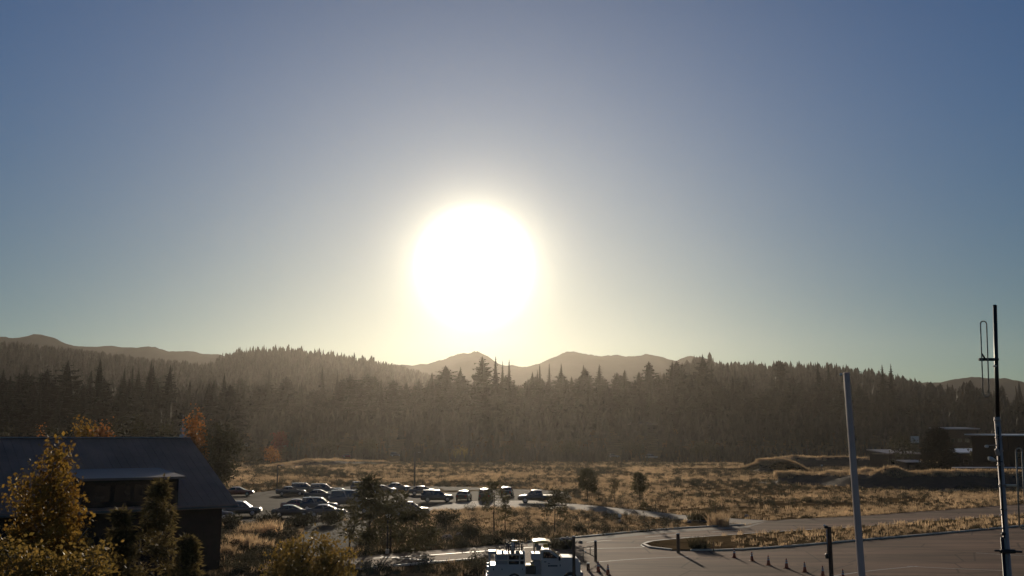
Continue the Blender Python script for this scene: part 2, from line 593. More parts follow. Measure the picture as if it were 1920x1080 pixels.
park_poly = sheet('car_park', [(385, 940), (430, 928), (560, 916), (700, 912), (860, 914), (1060, 921), (1075, 936), (1000, 939), (900, 939), (822, 946), (790, 958), (700, 972), (560, 981), (430, 982), (385, 978)], 0.008, M['lot'],
                  label='dark asphalt car park between the field and the young pines')
drive_poly = sheet('driveway', [(575, 982), (650, 976), (700, 974), (690, 1000), (650, 1043), (560, 1055), (540, 1040)], 0.018, M['lot'],
                   label='grey driveway between the car park and the road')
ISL_T = [(1206, 1022), (1222, 1017), (1260, 1013), (1300, 1010), (1370, 1005), (1440, 1000), (1600, 990), (1740, 979), (1870, 970), (2150, 951)]
ISL_B = [(2150, 966), (1880, 990), (1750, 1002), (1620, 1013), (1480, 1025), (1390, 1031), (1320, 1033), (1260, 1032), (1222, 1028)]
isl = [G(u, v) for u, v in ISL_T + ISL_B]
isl_poly = [(p.x, p.y) for p in isl]
mb = MB()
n = len(isl)
mb.loft([[Vector((p.x, p.y, 0.0)) for p in isl], [Vector((p.x, p.y, 0.10)) for p in isl]], caps=False)
mb.add([Vector((p.x, p.y, 0.12)) for p in isl], [tuple(range(n))])
tag(mb.build('verge', M['ground']), 'raised strip of dry verge between the road and the yard', kind='structure')
# kerb stones round the verge, one object each
kerb_line = smooth_line([Vector((p.x, p.y, 0)) for p in (isl[-2:] + isl[:10])], 5)
kerb_line2 = smooth_line([Vector((p.x, p.y, 0)) for p in isl[10:-1]], 5)


def kerb_run(line, name, step, h, w, parent_label):
    root = empty(name, line[0])
    tag(root, parent_label, kind='structure')
    acc = 0.0; segs = []
    cur = line[0].copy(); i = 1
    pts = [cur.copy()]
    while i < len(line):
        d = (line[i] - cur).length
        if acc + d >= step:
            t = (step - acc) / d
            cur = cur.lerp(line[i], t); pts.append(cur.copy()); acc = 0.0
        else:
            acc += d; cur = line[i].copy(); i += 1
    for k, (a, b) in enumerate(zip(pts[:-1], pts[1:])):
        c = (a + b) / 2 - Vector(line[0]); d = b - a
        m_ = MB().box((0, 0, 0), (d.length - 0.03, w, h), bev=0.02)
        o = m_.build('kerb_stone', M['kerb'], root, fix=False)
        o.location = (c.x, c.y, h / 2 + random.uniform(-.006, .006))
        o.rotation_euler = (0, 0, math.atan2(d.y, d.x) + random.uniform(-.004, .004))
    return root


kerb_run(kerb_line, 'kerb', 2.4, 0.13, 0.30, 'pale kerb rounding the nose of the verge and its far side')
kerb_run(kerb_line2, 'kerb', 2.4, 0.13, 0.30, 'pale kerb along the near side of the verge')
road_kerb = [G(u, v) for u, v in ((640, 1071), (690, 1067), (800, 1057), (912, 1047.5))]
kerb_run(smooth_line([Vector((p.x, p.y, 0)) for p in road_kerb], 5), 'kerb', 1.6, 0.13, 0.34, 'sunlit kerb under the lower left edge of the road')
top_kerb = [G(u, v - 0.6) for u, v in ROAD_TOP[5:9]]
kerb_run(smooth_line([Vector((p.x, p.y, 0)) for p in top_kerb], 5), 'kerb', 2.4, 0.12, 0.32, 'pale kerb along the upper edge of the road')


def marking(px, w, label, dash=None):
    """painted line along the ground"""
    pts = smooth_line([G(u, v) for u, v in px], 8)
    mb = MB()
    for k, (a, b) in enumerate(zip(pts[:-1], pts[1:])):
        if dash and (k // dash) % 2: continue
        d = (b - a); d.z = 0; d.normalize()
        s = Vector((-d.y, d.x, 0)) * w / 2
        z = Vector((0, 0, 0.017))
        a0 = Vector((a.x, a.y, 0)); b0 = Vector((b.x, b.y, 0))
        mb.quad(a0 - s + z, b0 - s + z, b0 + s + z, a0 + s + z)
    o = mb.build('road_marking', M['marking'], fix=False)
    tag(o, label, kind='structure')


marking([(715, 1044), (780, 1049), (850, 1055.0)], 0.16, 'white line slanting across the road left of the truck')
marking([(700, 1047), (790, 1042), (900, 1034), (1000, 1026)], 0.14, 'faded white centre line of the road left of the truck')
marking([(1100, 1029), (1200, 1026.5), (1203, 1022), (1222, 1014.5), (1300, 1007)], 0.16, 'pale edge line curving round the verge nose')
marking([(1100, 1017), (1250, 1004), (1400, 993)], 0.13, 'faded centre line on the road beyond the gate', dash=3)
marking([(1120, 1054), (1200, 1048), (1290, 1044)], 0.14, 'faded pale line in the yard beside the gate post')
marking([(1830, 1037), (1880, 1040), (1960, 1044)], 0.12, 'faded bay line in the yard by the mast')
marking([(1700, 1062), (1800, 1067), (1880, 1070)], 0.12, 'faded bay line at the bottom right of the yard')
marking([(1500, 1090), (1620, 1072), (1720, 1062)], 0.12, 'long faded line in the yard beside the pale pole')


# berms
def berm(name, px, crest_h, wf, wb, label, seed=0, kind='structure'):
    pts = smooth_line([G(u, v) for u, v in px], 14)
    n = len(pts)
    hs = np.interp(np.linspace(0, 1, n), np.linspace(0, 1, len(crest_h)), crest_h)
    cross = [(-1.0, 0), (-.85, .12), (-.6, .45), (-.35, .8), (-.15, .96), (0, 1.0), (.2, .95), (.45, .72), (.7, .35), (.9, .08), (1.0, 0)]
    vs = []; crest = []
    for i, p in enumerate(pts):
        d = pts[min(i + 1, n - 1)] - pts[max(i - 1, 0)]
        d.z = 0; d.normalize()
        s = Vector((-d.y, d.x, 0))
        if s.y < 0: s = -s
        for t, hh in cross:
            w = wf if t < 0 else wb
            q = p + s * (t * w + wf)
            nz = float(fbm(q.x / 4.0, q.y / 4.0, seed, 4)) * 0.24
            z = hs[i] * hh * (1 + nz) - 0.05
            vs.append((q.x, q.y, float(tz(q.x, q.y)) + z))
            if t == 0: crest.append((q.x, q.y, float(tz(q.x, q.y)) + z))
    k = len(cross)
    fs = [(i * k + j, i * k + j + 1, (i + 1) * k + j + 1, (i + 1) * k + j) for i in range(n - 1) for j in range(k - 1)]
    me = mesh_np(name, vs, fs, M['berm'], True)
    bm = bmesh.new(); bm.from_mesh(me); bmesh.ops.recalc_face_normals(bm, faces=bm.faces); bm.to_mesh(me); bm.free()
    o = link(name, me); tag(o, label, kind=kind)
    return np.array(vs), np.array(crest)


b1, c1 = berm('earth_bank', [(1395, 902), (1440, 907), (1500, 909), (1600, 913), (1700, 917), (1800, 918), (1900, 918), (2080, 918)], [0.1, 1.0, 2.1, 2.6, 2.8, 2.6, 2.7, 2.4, 2.1], 9, 9,
              'long shaded earth bank with a grassy top across the field', 3)
b2, c2 = berm('earth_bank', [(1372, 884), (1400, 886), (1440, 887), (1480, 886), (1530, 884)], [0.0, 2.4, 3.3, 2.7, 1.2, 0.0], 11, 9,
              'rounded grassy mound behind the start of the long bank', 8)
b3, c3 = berm('earth_bank', [(1410, 876), (1480, 878), (1600, 879), (1700, 880), (1800, 880)], [0.5, 2.5, 2.9, 2.8, 2.2, 1.2], 10, 10,
              'second low bank with pale grass top behind the mound', 12)
b4, c4 = berm('earth_bank', [(566, 879), (600, 877), (640, 875), (680, 873), (760, 869)], [0.0, 1.3, 1.7, 1.5, 0.5], 9, 9,
              'low dirt bank at the far left edge of the field', 15)

# hills and mountains -------------------------------------------------
def ridge(D0, W, prof, drop):
    pts = [P(u, v, D0) for u, v in prof]
    return dict(D0=D0, W=W, X=np.array([p.x for p in pts]), Z=np.array([p.z for p in pts]) - drop)


HILLS = dict(
    left=ridge(1250, 620, [(-420, 700), (-200, 648), (0, 651), (60, 656), (120, 662), (200, 672), (280, 681), (340, 686), (420, 694), (520, 715), (640, 750), (800, 830)], 13),
    middle=ridge(1500, 760, [(120, 800), (300, 720), (385, 694), (418, 676), (440, 666), (490, 661), (540, 662), (600, 668), (660, 675), (720, 683), (760, 692), (830, 710), (960, 760), (1100, 830)], 9),
    right=ridge(1150, 520, [(1130, 800), (1230, 735), (1300, 700), (1340, 696), (1400, 696), (1470, 694), (1560, 698), (1640, 710), (1720, 728), (1800, 746), (1880, 764), (1960, 780), (2200, 840)], 15),
)
MOUNTS = dict(
    far_left=ridge(2000, 380, [(-420, 650), (-150, 632), (0, 630), (25, 634), (60, 628), (85, 626), (105, 630), (120, 640), (150, 650), (185, 655), (210, 649), (245, 647), (290, 647), (310, 655), (340, 660), (365, 658), (390, 661), (420, 667), (500, 690), (640, 740), (800, 830)], 0),
    far_centre=ridge(2000, 380, [(560, 760), (640, 700), (720, 690), (760, 684), (800, 682), (840, 672), (870, 665), (892, 662), (915, 672), (940, 684), (975, 683), (1000, 681), (1030, 670), (1060, 661), (1080, 660), (1120, 665), (1160, 662), (1215, 665), (1250, 675), (1268, 678), (1290, 671), (1330, 672), (1380, 690), (1460, 720), (1600, 800)], 0),
    far_right=ridge(1980, 380, [(1560, 800), (1660, 745), (1740, 715), (1780, 707), (1820, 704), (1860, 708), (1900, 713), (1940, 716), (2100, 725), (2300, 760)], 0),
)


def ridge_z(h, x, y):
    zr = np.interp(np.asarray(x) * h['D0'] / np.maximum(np.asarray(y), 1.0), h['X'], h['Z'])  # crests fan out from the valley
    t = (np.asarray(y) - h['D0']) / h['W']
    return zr * np.clip(1 - t * t, 0, 1) ** 1.3


def hill_z(x, y):
    z = tz(x, y)
    for h in HILLS.values():
        z = np.maximum(z, ridge_z(h, x, y))
    return z


def ridge_mesh(name, h, m, step_x, ny, rough, seed, label):
    xs = np.arange(h['X'][0], h['X'][-1], step_x)
    ys = h['D0'] + h['W'] * np.sin(np.linspace(-math.pi / 2, math.pi / 2, ny))
    X, Y = np.meshgrid(xs, ys)
    Z = ridge_z(h, X, Y) + rough * fbm(X / 60, Y / 90, seed, 5) - 3
    far = np.abs((Y - h['D0']) / h['W']) < 0.35
    Z = Z + np.where(far, rough * 0.18 * vnoise(X / 5, Y / 9, seed + 9), 0)
    vs = np.stack([X.ravel(), Y.ravel(), Z.ravel()], 1)
    k = np.arange(X.size).reshape(X.shape)
    fs = np.stack([k[:-1, :-1].ravel(), k[:-1, 1:].ravel(), k[1:, 1:].ravel(), k[1:, :-1].ravel()], 1)
    tag(link(name, mesh_np(name, vs, fs, m, True)), label, kind='structure')


ridge_mesh('hill', HILLS['left'], M['hill'], 12, 40, 2.0, 21, 'dark wooded hill on the left')
ridge_mesh('hill', HILLS['middle'], M['hill'], 12, 40, 2.0, 22, 'long wooded ridge left of the sun')
ridge_mesh('hill', HILLS['right'], M['hill'], 12, 40, 2.0, 23, 'wooded ridge on the right')
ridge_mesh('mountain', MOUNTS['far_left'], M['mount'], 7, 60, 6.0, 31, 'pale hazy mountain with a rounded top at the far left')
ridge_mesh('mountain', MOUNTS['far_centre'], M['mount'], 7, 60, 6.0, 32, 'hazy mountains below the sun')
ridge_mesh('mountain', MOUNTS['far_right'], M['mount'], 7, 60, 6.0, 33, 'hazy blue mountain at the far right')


# ================================================================== TREES
def conifer_mesh(h, r, seed, whorls=38, per=6, base=0.07, dens=1.0, droop=0.35, power=0.75, core=0.5):
    rg = np.random.default_rng(seed)
    V = []; Fc = []

    def tri(a, b, c):
        k = len(V); V.extend((a, b, c)); Fc.append((k, k + 1, k + 2))
    lean = rg.normal(0, 0.006, 2)
    gaps = rg.random(6)
    for w in range(whorls):
        t = (w + rg.random() * 0.6) / whorls
        z = h * (base + (1 - base) * t)
        L0 = r * max(0.04, (1 - t) ** power) * (0.75 + 0.5 * rg.random())
        if t < 0.12: L0 *= 0.5 + 4 * t
        for b in range(per):
            if rg.random() < 0.12: continue
            a = 2 * math.pi * (b + rg.random()) / per + w * 1.3
            L = L0 * (0.55 + 0.6 * rg.random())
            ca, sa = math.cos(a), math.sin(a)
            dr = droop * (0.6 + 0.8 * rg.random()) * (1 - 0.9 * t)
            up = 0.25 * t

            def pt(s, side=0.0, dz=0.0):
                rr = L * s
                return (lean[0] * z + ca * rr - sa * side, lean[1] * z + sa * rr + ca * side, z + rr * (up - dr * s) + dz)
            W = max(0.10 * r, 0.26 * L)
            n = max(3, int(4 * dens))
            for k in range(n):
                s0 = 0.15 + 0.85 * k / n
                s1 = min(1.05, s0 + 0.42)
                for sg in (-1, 1):
                    wd = W * (1.15 - s0) * (0.6 + 0.8 * rg.random()) * sg
                    tri(pt(s0, 0, .02 * L), pt(s1, wd * 0.3, rg.normal(0, .05) * L), pt((s0 + s1) / 2 + .06, wd, -abs(rg.normal(0, .14)) * L))
            tri(pt(0.3, -.16 * W), pt(0.3, .16 * W), pt(1.1, 0, -.05 * L))
            tri(pt(0.3, 0, 0), pt(0.75, 0, -.28 * L * rg.random()), pt(1.0, 0, 0))
    if core:
        lv = 9; sd = 7; prev = None
        for l in range(lv + 1):
            t = l / lv
            z = h * (base * .8 + (1 - base * .8) * t)
            ring = []
            for q in range(sd):
                a = 6.2832 * q / sd + l
                rr = r * core * max(.02, (1 - t) ** power) * (0.6 + .7 * rg.random())
                ring.append((lean[0] * z + rr * math.cos(a), lean[1] * z + rr * math.sin(a), z + rg.normal(0, .012) * h))
            if prev:
                for q in range(sd):
                    tri(prev[q], prev[(q + 1) % sd], ring[q]); tri(prev[(q + 1) % sd], ring[(q + 1) % sd], ring[q])
            prev = ring
    tri((-.02 * r, 0, h * .93), (.03 * r, .02 * r, h * .93), (lean[0] * h, lean[1] * h, h * 1.01))
    return V, Fc


def trunk_mesh(h, r, seed, limbs=0, lean=0.0):
    mb = MB()
    rg = random.Random(seed)
    segs = 5
    pts = [Vector((rg.uniform(-.05, .05) * r * 4 * k + lean * k / segs, rg.uniform(-.05, .05) * r * 4 * k, h * k / segs)) for k in range(segs + 1)]
    for k in range(segs):
        mb.tube(pts[k], pts[k + 1], r * (1 - .17 * k), r * (1 - .17 * (k + 1)), 7, cap=k in (0, segs - 1))
    for k in range(limbs):
        t = rg.uniform(.35, .95)
        p = pts[0].lerp(pts[-1], t)
        a = rg.uniform(0, 6.28); L = h * rg.uniform(.12, .3) * (1.2 - t)
        q = p + Vector((math.cos(a) * L, math.sin(a) * L, L * rg.uniform(.4, 1.0)))
        mb.tube(p, q, r * .35, r * .1, 5)
    return mb


def pine_crown(h, r, base, seed, clumps=90, tuft=26, size=0.5, shape='round'):
    """needle tufts clumped at the ends of boughs"""
    rg = np.random.default_rng(seed)
    V = []; Fc = []
    for c in range(clumps):
        t = rg.random() ** 0.9
        if shape == 'round': rad = r * math.sqrt(max(0.03, math.sin(math.pi * min(1, 0.12 + 0.86 * t))))
        elif shape == 'cone': rad = r * (1 - t) ** 0.7 + 0.05 * r
        else: rad = r * (0.35 + 0.9 * t * (1.15 - t))
        a = rg.random() * 6.2832
        q = rad * (0.35 + 0.65 * math.sqrt(rg.random()))
        cz = base + (h - base) * t
        cx, cy = q * math.cos(a), q * math.sin(a)
        k0 = size * (0.6 + 0.8 * rg.random())
        d = rg.normal(0, 1, (tuft, 3)); d /= np.linalg.norm(d, axis=1)[:, None]
        d[:, 2] *= 0.75
        for j in range(tuft):
            c0 = np.array((cx, cy, cz)) + d[j] * k0 * rg.random() ** .5 * 0.8
            e = d[j] * k0 * 0.55
            s = np.cross(d[j], rg.normal(0, 1, 3)); s = s / (np.linalg.norm(s) + 1e-6) * k0 * 0.11
            i = len(V)
            V.extend((c0 - s, c0 + s, c0 + e)); Fc.append((i, i + 1, i + 2))
    return V, Fc


def leaf_crown(blobs, n, leaf, seed, flat=0.8):
    """blobs: list of (x, y, z, rx, rz); leaves gather in sprays inside them"""
    rg = np.random.default_rng(seed)
    wts = np.array([b[3] ** 2 * b[4] for b in blobs]); wts = wts / wts.sum()
    V = []; Fc = []
    sprays = n // 9
    for _ in range(sprays):
        b = blobs[rg.choice(len(blobs), p=wts)]
        d = rg.normal(0, 1, 3); d /= np.linalg.norm(d)
        q = rg.random() ** 0.42
        c = np.array((b[0] + d[0] * b[3] * q, b[1] + d[1] * b[3] * q, b[2] + d[2] * b[4] * q))
        m = rg.integers(5, 14)
        ax = rg.normal(0, 1, 3); ax /= np.linalg.norm(ax)
        for _k in range(m):
            p = c + rg.normal(0, leaf * 1.5, 3)
            u = rg.normal(0, 1, 3); u /= np.linalg.norm(u)
            w = np.cross(u, ax + rg.normal(0, .5, 3)); w /= (np.linalg.norm(w) + 1e-6)
            s = leaf * (0.55 + 0.8 * rg.random())
            i = len(V)
            V.extend((p - u * s * .5, p + w * s * .36, p + u * s * .55, p - w * s * .36))
            Fc.append((i, i + 1, i + 2, i + 3))
    return V, Fc


# --- variants for the wood
FIR = []
for k in range(8):
    hh = 1.0
    rr = [0.17, 0.19, 0.15, 0.21, 0.18, 0.13, 0.23, 0.16][k]
    V_, F_ = conifer_mesh(30.0, 30.0 * rr, 100 + k, whorls=[36, 34, 40, 32, 36, 42, 30, 38][k], per=6 + k % 2, base=[.05, .1, .04, .14, .07, .06, .16, .08][k],
                          droop=[.35, .45, .3, .25, .4, .5, .2, .35][k], power=[.8, .7, .9, .55, .75, .85, .5, .8][k])
    crown = mesh_np('crown', V_, F_, M['needle'])
    trunk = trunk_mesh(27.0, 0.42, 200 + k).mesh('trunk', M['bark'])
    FIR.append((crown, trunk))
LOWFIR = []
for k in range(5):
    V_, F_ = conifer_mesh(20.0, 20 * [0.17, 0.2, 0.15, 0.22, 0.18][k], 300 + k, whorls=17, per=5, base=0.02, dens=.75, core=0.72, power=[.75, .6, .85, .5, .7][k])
    LOWFIR.append(mesh_np('far_fir', V_, F_, M['hazedneedle']))


def plant_fir(x, y, z, height, width, k, rz, label, group):
    crown, trunk = FIR[k]
    t = empty('conifer', (x, y, z - 0.15), rz, label, 'tree', group)
    s = height / 30.0
    c = link('crown', crown, t); c.scale = (s * width, s * width, s)
    q = link('trunk', trunk, t); q.scale = (s, s, s)
    return t


# tall ones that stand out on the skyline: (u, v_top, depth, width, variant, label)
SKY = [
    (905, 668, 640, 1.25, 3, 'broad spreading conifer rising highest left of the trio below the sun'),
    (929, 668, 630, 0.95, 0, 'tall narrow conifer in the middle of the group below the sun'),
    (943, 676, 650, 0.8, 5, 'thin short conifer tucked between two taller ones below the sun'),
    (955, 674, 635, 0.9, 2, 'slim conifer on the right of the group below the sun'),
    (1013, 682, 640, 0.95, 2, 'first pointed conifer right of the low gap under the sun'),
    (1030, 681, 630, 0.9, 5, 'slender pointed conifer paired with another right of the gap'),
    (1053, 681, 628, 1.0, 0, 'pointed dark conifer standing alone under the right mountain'),
    (1122, 684, 640, 1.1, 1, 'full conifer below the flat top of the right mountain'),
    (1217, 678, 630, 1.1, 6, 'broad topped pine left of the tallest one on the right skyline'),
    (1262, 677, 640, 1.1, 1, 'bushy conifer just left of the tallest skyline pine'),
    (1316, 667, 625, 1.15, 3, 'tallest pine breaking the skyline right of the mountains'),
    (1333, 681, 640, 0.9, 0, 'lower conifer leaning on the right of the tallest skyline pine'),
    (1377, 684, 650, 0.85, 2, 'thin conifer on the right skyline beside a gap of sky'),
    (1462, 676, 660, 1.15, 6, 'rounded pine on the right skyline'),
    (1534, 678, 650, 0.95, 0, 'pointed conifer left of the pale pole top'),
    (1553, 680, 640, 0.9, 4, 'dark spired conifer next to the pale pole top'),
    (1583, 684, 655, 0.9, 2, 'conifer rising directly behind the pale pole top'),
    (1654, 684, 650, 0.9, 4, 'spired conifer first right of the pale pole'),
    (1670, 682, 640, 0.9, 0, 'tallest spired conifer right of the pale pole'),
    (190, 671, 382, 1.21, 0, 'tallest full spruce in the left wood above the dark roof'),
    (284, 673, 380, 0.92, 5, 'narrow spire shaped fir in the left wood'),
    (248, 685, 428, 0.98, 2, 'pointed fir left of the narrow spire in the left wood'),
    (130, 676, 382, 1.26, 3, 'broad open pine left of the tallest spruce'),
    (8, 692, 428, 1.09, 4, 'dark fir at the left edge of the picture'),
    (90, 692, 402, 1.15, 6, 'round topped dark pine second from the left edge'),
    (322, 685, 406, 1.15, 1, 'dim fir right of the narrow spire in the left wood'),
    (505, 692, 620, 0.75, 5, 'thin hazy fir in front of the middle ridge'),
    (459, 709, 600, 0.75, 5, 'short thin fir right of the red leaved tree top'),
    (605, 686, 640, 1.0, 0, 'hazy fir on the slope under the ridge end'),
    (632, 692, 640, 0.9, 2, 'hazy narrow fir right of its twin under the ridge end'),
]
FRONT = []
for (u, v, Y, w, k, lab) in SKY:
    p = P(u, v, Y)
    z = float(tz(p.x, Y))
    FRONT.append((p.x, Y))
    plant_fir(p.x, Y, z, p.z - z, w, k, random.uniform(0, 6.28), lab, 'tall conifers standing out of the wood')

TOPLINE_U = [-60, 0, 100, 200, 300, 400, 500, 600, 700, 780, 860, 960, 1000, 1100, 1200, 1300, 1400, 1500, 1600, 1700, 1780, 1850, 1980]
TOPLINE_V = [700, 700, 700, 700, 700, 708, 716, 712, 704, 696, 696, 697, 697, 696, 696, 694, 704, 716, 722, 728, 738, 750, 750]
cnt = 0
labs = {0: ('dark conifer in the packed left wood above the roof', 'conifers of the left wood'),
        1: ('hazy conifer in the wood below the sun', 'conifers of the middle wood'),
        2: ('brown hazed conifer in the wood on the right', 'conifers of the right wood')}
while cnt < 262:
    u = random.uniform(-50, 1975)
    row = random.random()
    Y = 575 + 110 * row if u > 440 else 352 + 110 * row
    x = P(u, 700, Y).x
    if any(abs(x - a) < 3.2 and abs(Y - b) < 8 for a, b in FRONT): continue
    v = np.interp(u, TOPLINE_U, TOPLINE_V) + random.gauss(0, 9) + 16 * float(vnoise(u / 38.0, 3.3, 77)) + (26 * (1 - row) if random.random() < .75 else random.uniform(0, 50))
    p = P(u, v, Y)
    z = float(tz(x, Y))
    ht = p.z - z
    if ht < 8: continue
    FRONT.append((x, Y))
    lab, grp = labs[0 if u < 600 else 1 if u < 1150 else 2]
    plant_fir(p.x, Y, z, ht, random.uniform(1.1, 2.2), random.choice((0, 1, 2, 3, 3, 4, 6, 6, 7, 5)), random.uniform(0, 6.28), lab, grp)
    cnt += 1

# the far wood: one mass
pts = []; sc_ = []
def add_far(n, u0, u1, y0, y1, h0, h1, zmin=0):
    k = 0
    while k < n:
        Y = math.sqrt(random.uniform(y0 * y0, y1 * y1)); u = random.uniform(u0, u1)
        if Y < 560 and any(abs(u - c) < 11 for c in (468, 532, 652, 742, 1150, 1222)): continue
        if Y < 560 and 1172 < u < 1240 and random.random() < .75: continue
        x = P(u, 700, Y).x
        z = float(hill_z(x, Y))
        pts.append((x, Y, z - 0.5)); sc_.append(random.uniform(h0, h1) / 20.0); k += 1


add_far(2600, -120, 700, 690, 1270, 10, 17)
add_far(3600, 300, 860, 850, 1540, 5, 9)
add_far(3000, 1180, 2040, 690, 1200, 12, 24)
add_far(750, 600, 1350, 690, 1000, 20, 34)
add_far(420, 430, 2000, 680, 760, 22, 36)
add_far(250, -80, 440, 560, 760, 20, 34)
# smaller growth that closes the foot of the wood
add_far(900, -60, 1980, 500, 600, 7, 15)
add_far(500, -60, 1980, 440, 520, 5, 10)
add_far(1100, 400, 1385, 347, 440, 2.2, 5.0)
add_far(300, -60, 440, 470, 600, 18, 28)
add_far(500, 1385, 1980, 300, 440, 2.0, 5.0)
n = len(pts)
s_ = np.array(sc_); s3 = np.stack([s_ * RNG.uniform(1.0, 1.6, n), s_ * RNG.uniform(1.0, 1.6, n), s_], 1)
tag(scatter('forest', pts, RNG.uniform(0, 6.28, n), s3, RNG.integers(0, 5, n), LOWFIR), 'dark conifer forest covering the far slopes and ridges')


def thing_tree(name, label, base, h, crown, trunk, cmat, tmat, group=None, cat='tree', rz=0.0):
    t = empty(name, base, rz, label, cat, group)
    link('crown', mesh_np('crown', crown[0], crown[1], cmat), t)
    trunk.build('trunk', tmat, t)
    return t


# --- young pines between the car park, the path and the road: (u, v_base, v_top, width px, crown base share, label, density)
YOUNG = [
    (1102, 942, 880, 36, .38, 'round headed young pine, darkest of those beside the path', 150, 'round'),
    (1152, 944, 896, 14, .35, 'thin young pine between two rounder ones beside the path', 40, 'round'),
    (1200, 948, 889, 30, .42, 'round young pine right of the thin one beside the path', 130, 'round'),
    (1040, 1000, 918, 50, .32, 'sparse young pine behind the cab of the white truck', 45, 'cone'),
    (926, 1002, 903, 44, .42, 'slim young pine behind the service body of the truck', 48, 'round'),
    (947, 999, 935, 24, .4, 'small pine sapling right of the slim pine behind the truck', 40, 'cone'),
    (1061, 948, 920, 18, .2, 'small dark pine at the right end of the parked cars', 45, 'cone'),
    (692, 1036, 900, 92, .2, 'big open crowned pine in front of the car park', 62, 'cone'),
    (732, 1038, 925, 74, .3, 'open pine right of the big one in front of the car park', 46, 'round'),
    (778, 1036, 955, 78, .1, 'low bushy pine casting its shadow on the road', 64, 'round'),
    (655, 1030, 935, 54, .2, 'slim pine left of the big open crowned pine', 36, 'cone'),
    (1762, 890, 804, 76, .06, 'big dense dark conifer before the low buildings at right', 420, 'cone'),
    (1208, 985, 940, 9, .5, 'tiny pine sapling on the grass below the path', 14, 'cone'),
    (1342, 972, 928, 10, .5, 'little staked sapling where the path meets the road', 14, 'round'),
]
for i, (u, vb, vt, wpx, cb, lab, cl, shp) in enumerate(YOUNG):
    b = G(u, vb)
    top = P(u, vt, b.y + 0.01)
    h = top.z - b.z
    r = wpx / F * b.y / 2
    tuft = 26 if wpx > 12 else 14
    cr = pine_crown(h, r, h * cb, 400 + i, clumps=cl, tuft=tuft, size=max(0.35, min(r * 0.36, 1.1)), shape=shp)
    tr = trunk_mesh(h * 0.93, max(0.06, h * 0.018), 500 + i, limbs=6)
    thing_tree('pine_tree', lab, b, h, cr, tr, M['needle'] if u == 1762 else M['pine'], M['bark'], 'young pines round the car park and path' if u != 1762 else None)

# --- trees behind the left building and at the foot of the wood
def broadleaf(u, vt, Y, wpx, label, cmat, seed, vb=None, leaf=0.3, n=1500, base_z=None, group=None, lumps=6):
    top = P(u, vt, Y)
    z0 = float(tz(top.x, Y)) if base_z is None else base_z
    h = top.z - z0
    r = wpx / F * Y / 2
    rg = random.Random(seed)
    blobs = [(0, 0, h * .62, r * .8, h * .34)]
    for k in range(lumps):
        a = rg.uniform(0, 6.28); t = rg.uniform(.3, .88)
        q = r * rg.uniform(.2, .6) * (1.1 - t * .6)
        blobs.append((math.cos(a) * q, math.sin(a) * q, h * t, r * rg.uniform(.35, .55), h * rg.uniform(.1, .17)))
    cr = leaf_crown(blobs, n, leaf, seed)
    tr = trunk_mesh(h * .8, max(.08, h * .02), seed + 1, limbs=7)
    return thing_tree('broadleaf_tree', label, (top.x, Y, z0), h, cr, tr, cmat, M['bark'], group)


broadleaf(165, 776, 118, 42, 'pale yellow autumn tree peeping over the dark roof', M['gold'], 601, leaf=.34, n=2600)
broadleaf(194, 784, 112, 32, 'small orange autumn tree beside the yellow one over the roof', M['orange'], 602, leaf=.32, n=2000)
broadleaf(75, 799, 110, 20, 'little orange shrub top showing over the roof at far left', M['orange'], 603, leaf=.2, n=700)
broadleaf(16, 797, 112, 30, 'dull green treetop over the roof at the left edge', M['darkleaf'], 604, leaf=.22, n=900)
broadleaf(100, 787, 120, 40, 'dark green treetop over the roof right of the orange shrub', M['darkleaf'], 605, leaf=.24, n=1200)
broadleaf(222, 779, 122, 46, 'dark green treetop over the roof right of the autumn pair', M['darkleaf'], 606, leaf=.24, n=1400)
broadleaf(262, 777, 124, 50, 'dark round treetop over the middle of the roof', M['darkleaf'], 607, leaf=.24, n=1400)
broadleaf(312, 773, 126, 46, 'brownish treetop near the right end of the roof ridge', M['darkleaf'], 608, leaf=.24, n=1400)
broadleaf(368, 766, 128, 40, 'orange brown tree at the right end of the dark roof', M['orange'], 609, leaf=.34, n=2200)
broadleaf(415, 784, 135, 104, 'large dark tree beside the end of the dark roof', M['darkleaf'], 610, leaf=.3, n=5200, lumps=12)
broadleaf(525, 811, 400, 30, 'red leaved tree in front of the wood above the car park', M['red'], 611, leaf=.6, n=900)
broadleaf(470, 838, 330, 60, 'low brown tree below the row of far parked cars', M['darkleaf'], 612, leaf=.55, n=1300)
broadleaf(510, 840, 335, 40, 'rust coloured bush right of the low brown tree', M['orange'], 613, leaf=.5, n=700)
broadleaf(866, 843, 380, 46, 'olive bush at the far edge of the field below the sun', M['olive'], 614, leaf=.6, n=900)
broadleaf(1320, 830, 380, 70, 'dim rounded tree behind the far edge of the field', M['darkleaf'], 615, leaf=.6, n=1300)
broadleaf(1190, 822, 390, 60, 'dim broad tree at the foot of the wood right of centre', M['darkleaf'], 616, leaf=.6, n=1300)
broadleaf(1060, 828, 385, 70, 'dim low tree at the foot of the wood below the sun', M['darkleaf'], 617, leaf=.6, n=1300)
broadleaf(960, 832, 390, 60, 'dim bush like tree at the middle of the field edge', M['darkleaf'], 618, leaf=.6, n=1300)
broadleaf(690, 822, 400, 70, 'dim low tree left of the light pole', M['darkleaf'], 619, leaf=.6, n=1300)
broadleaf(612, 826, 400, 60, 'dim tree behind the low dirt bank', M['darkleaf'], 620, leaf=.6, n=1300)
broadleaf(1838, 826, 260, 50, 'dim tree behind the white roofed building by the mast', M['darkleaf'], 621, leaf=.5, n=1200)
broadleaf(1690, 818, 270, 60, 'dim tree behind the low grey building at right', M['darkleaf'], 622, leaf=.5, n=1200)
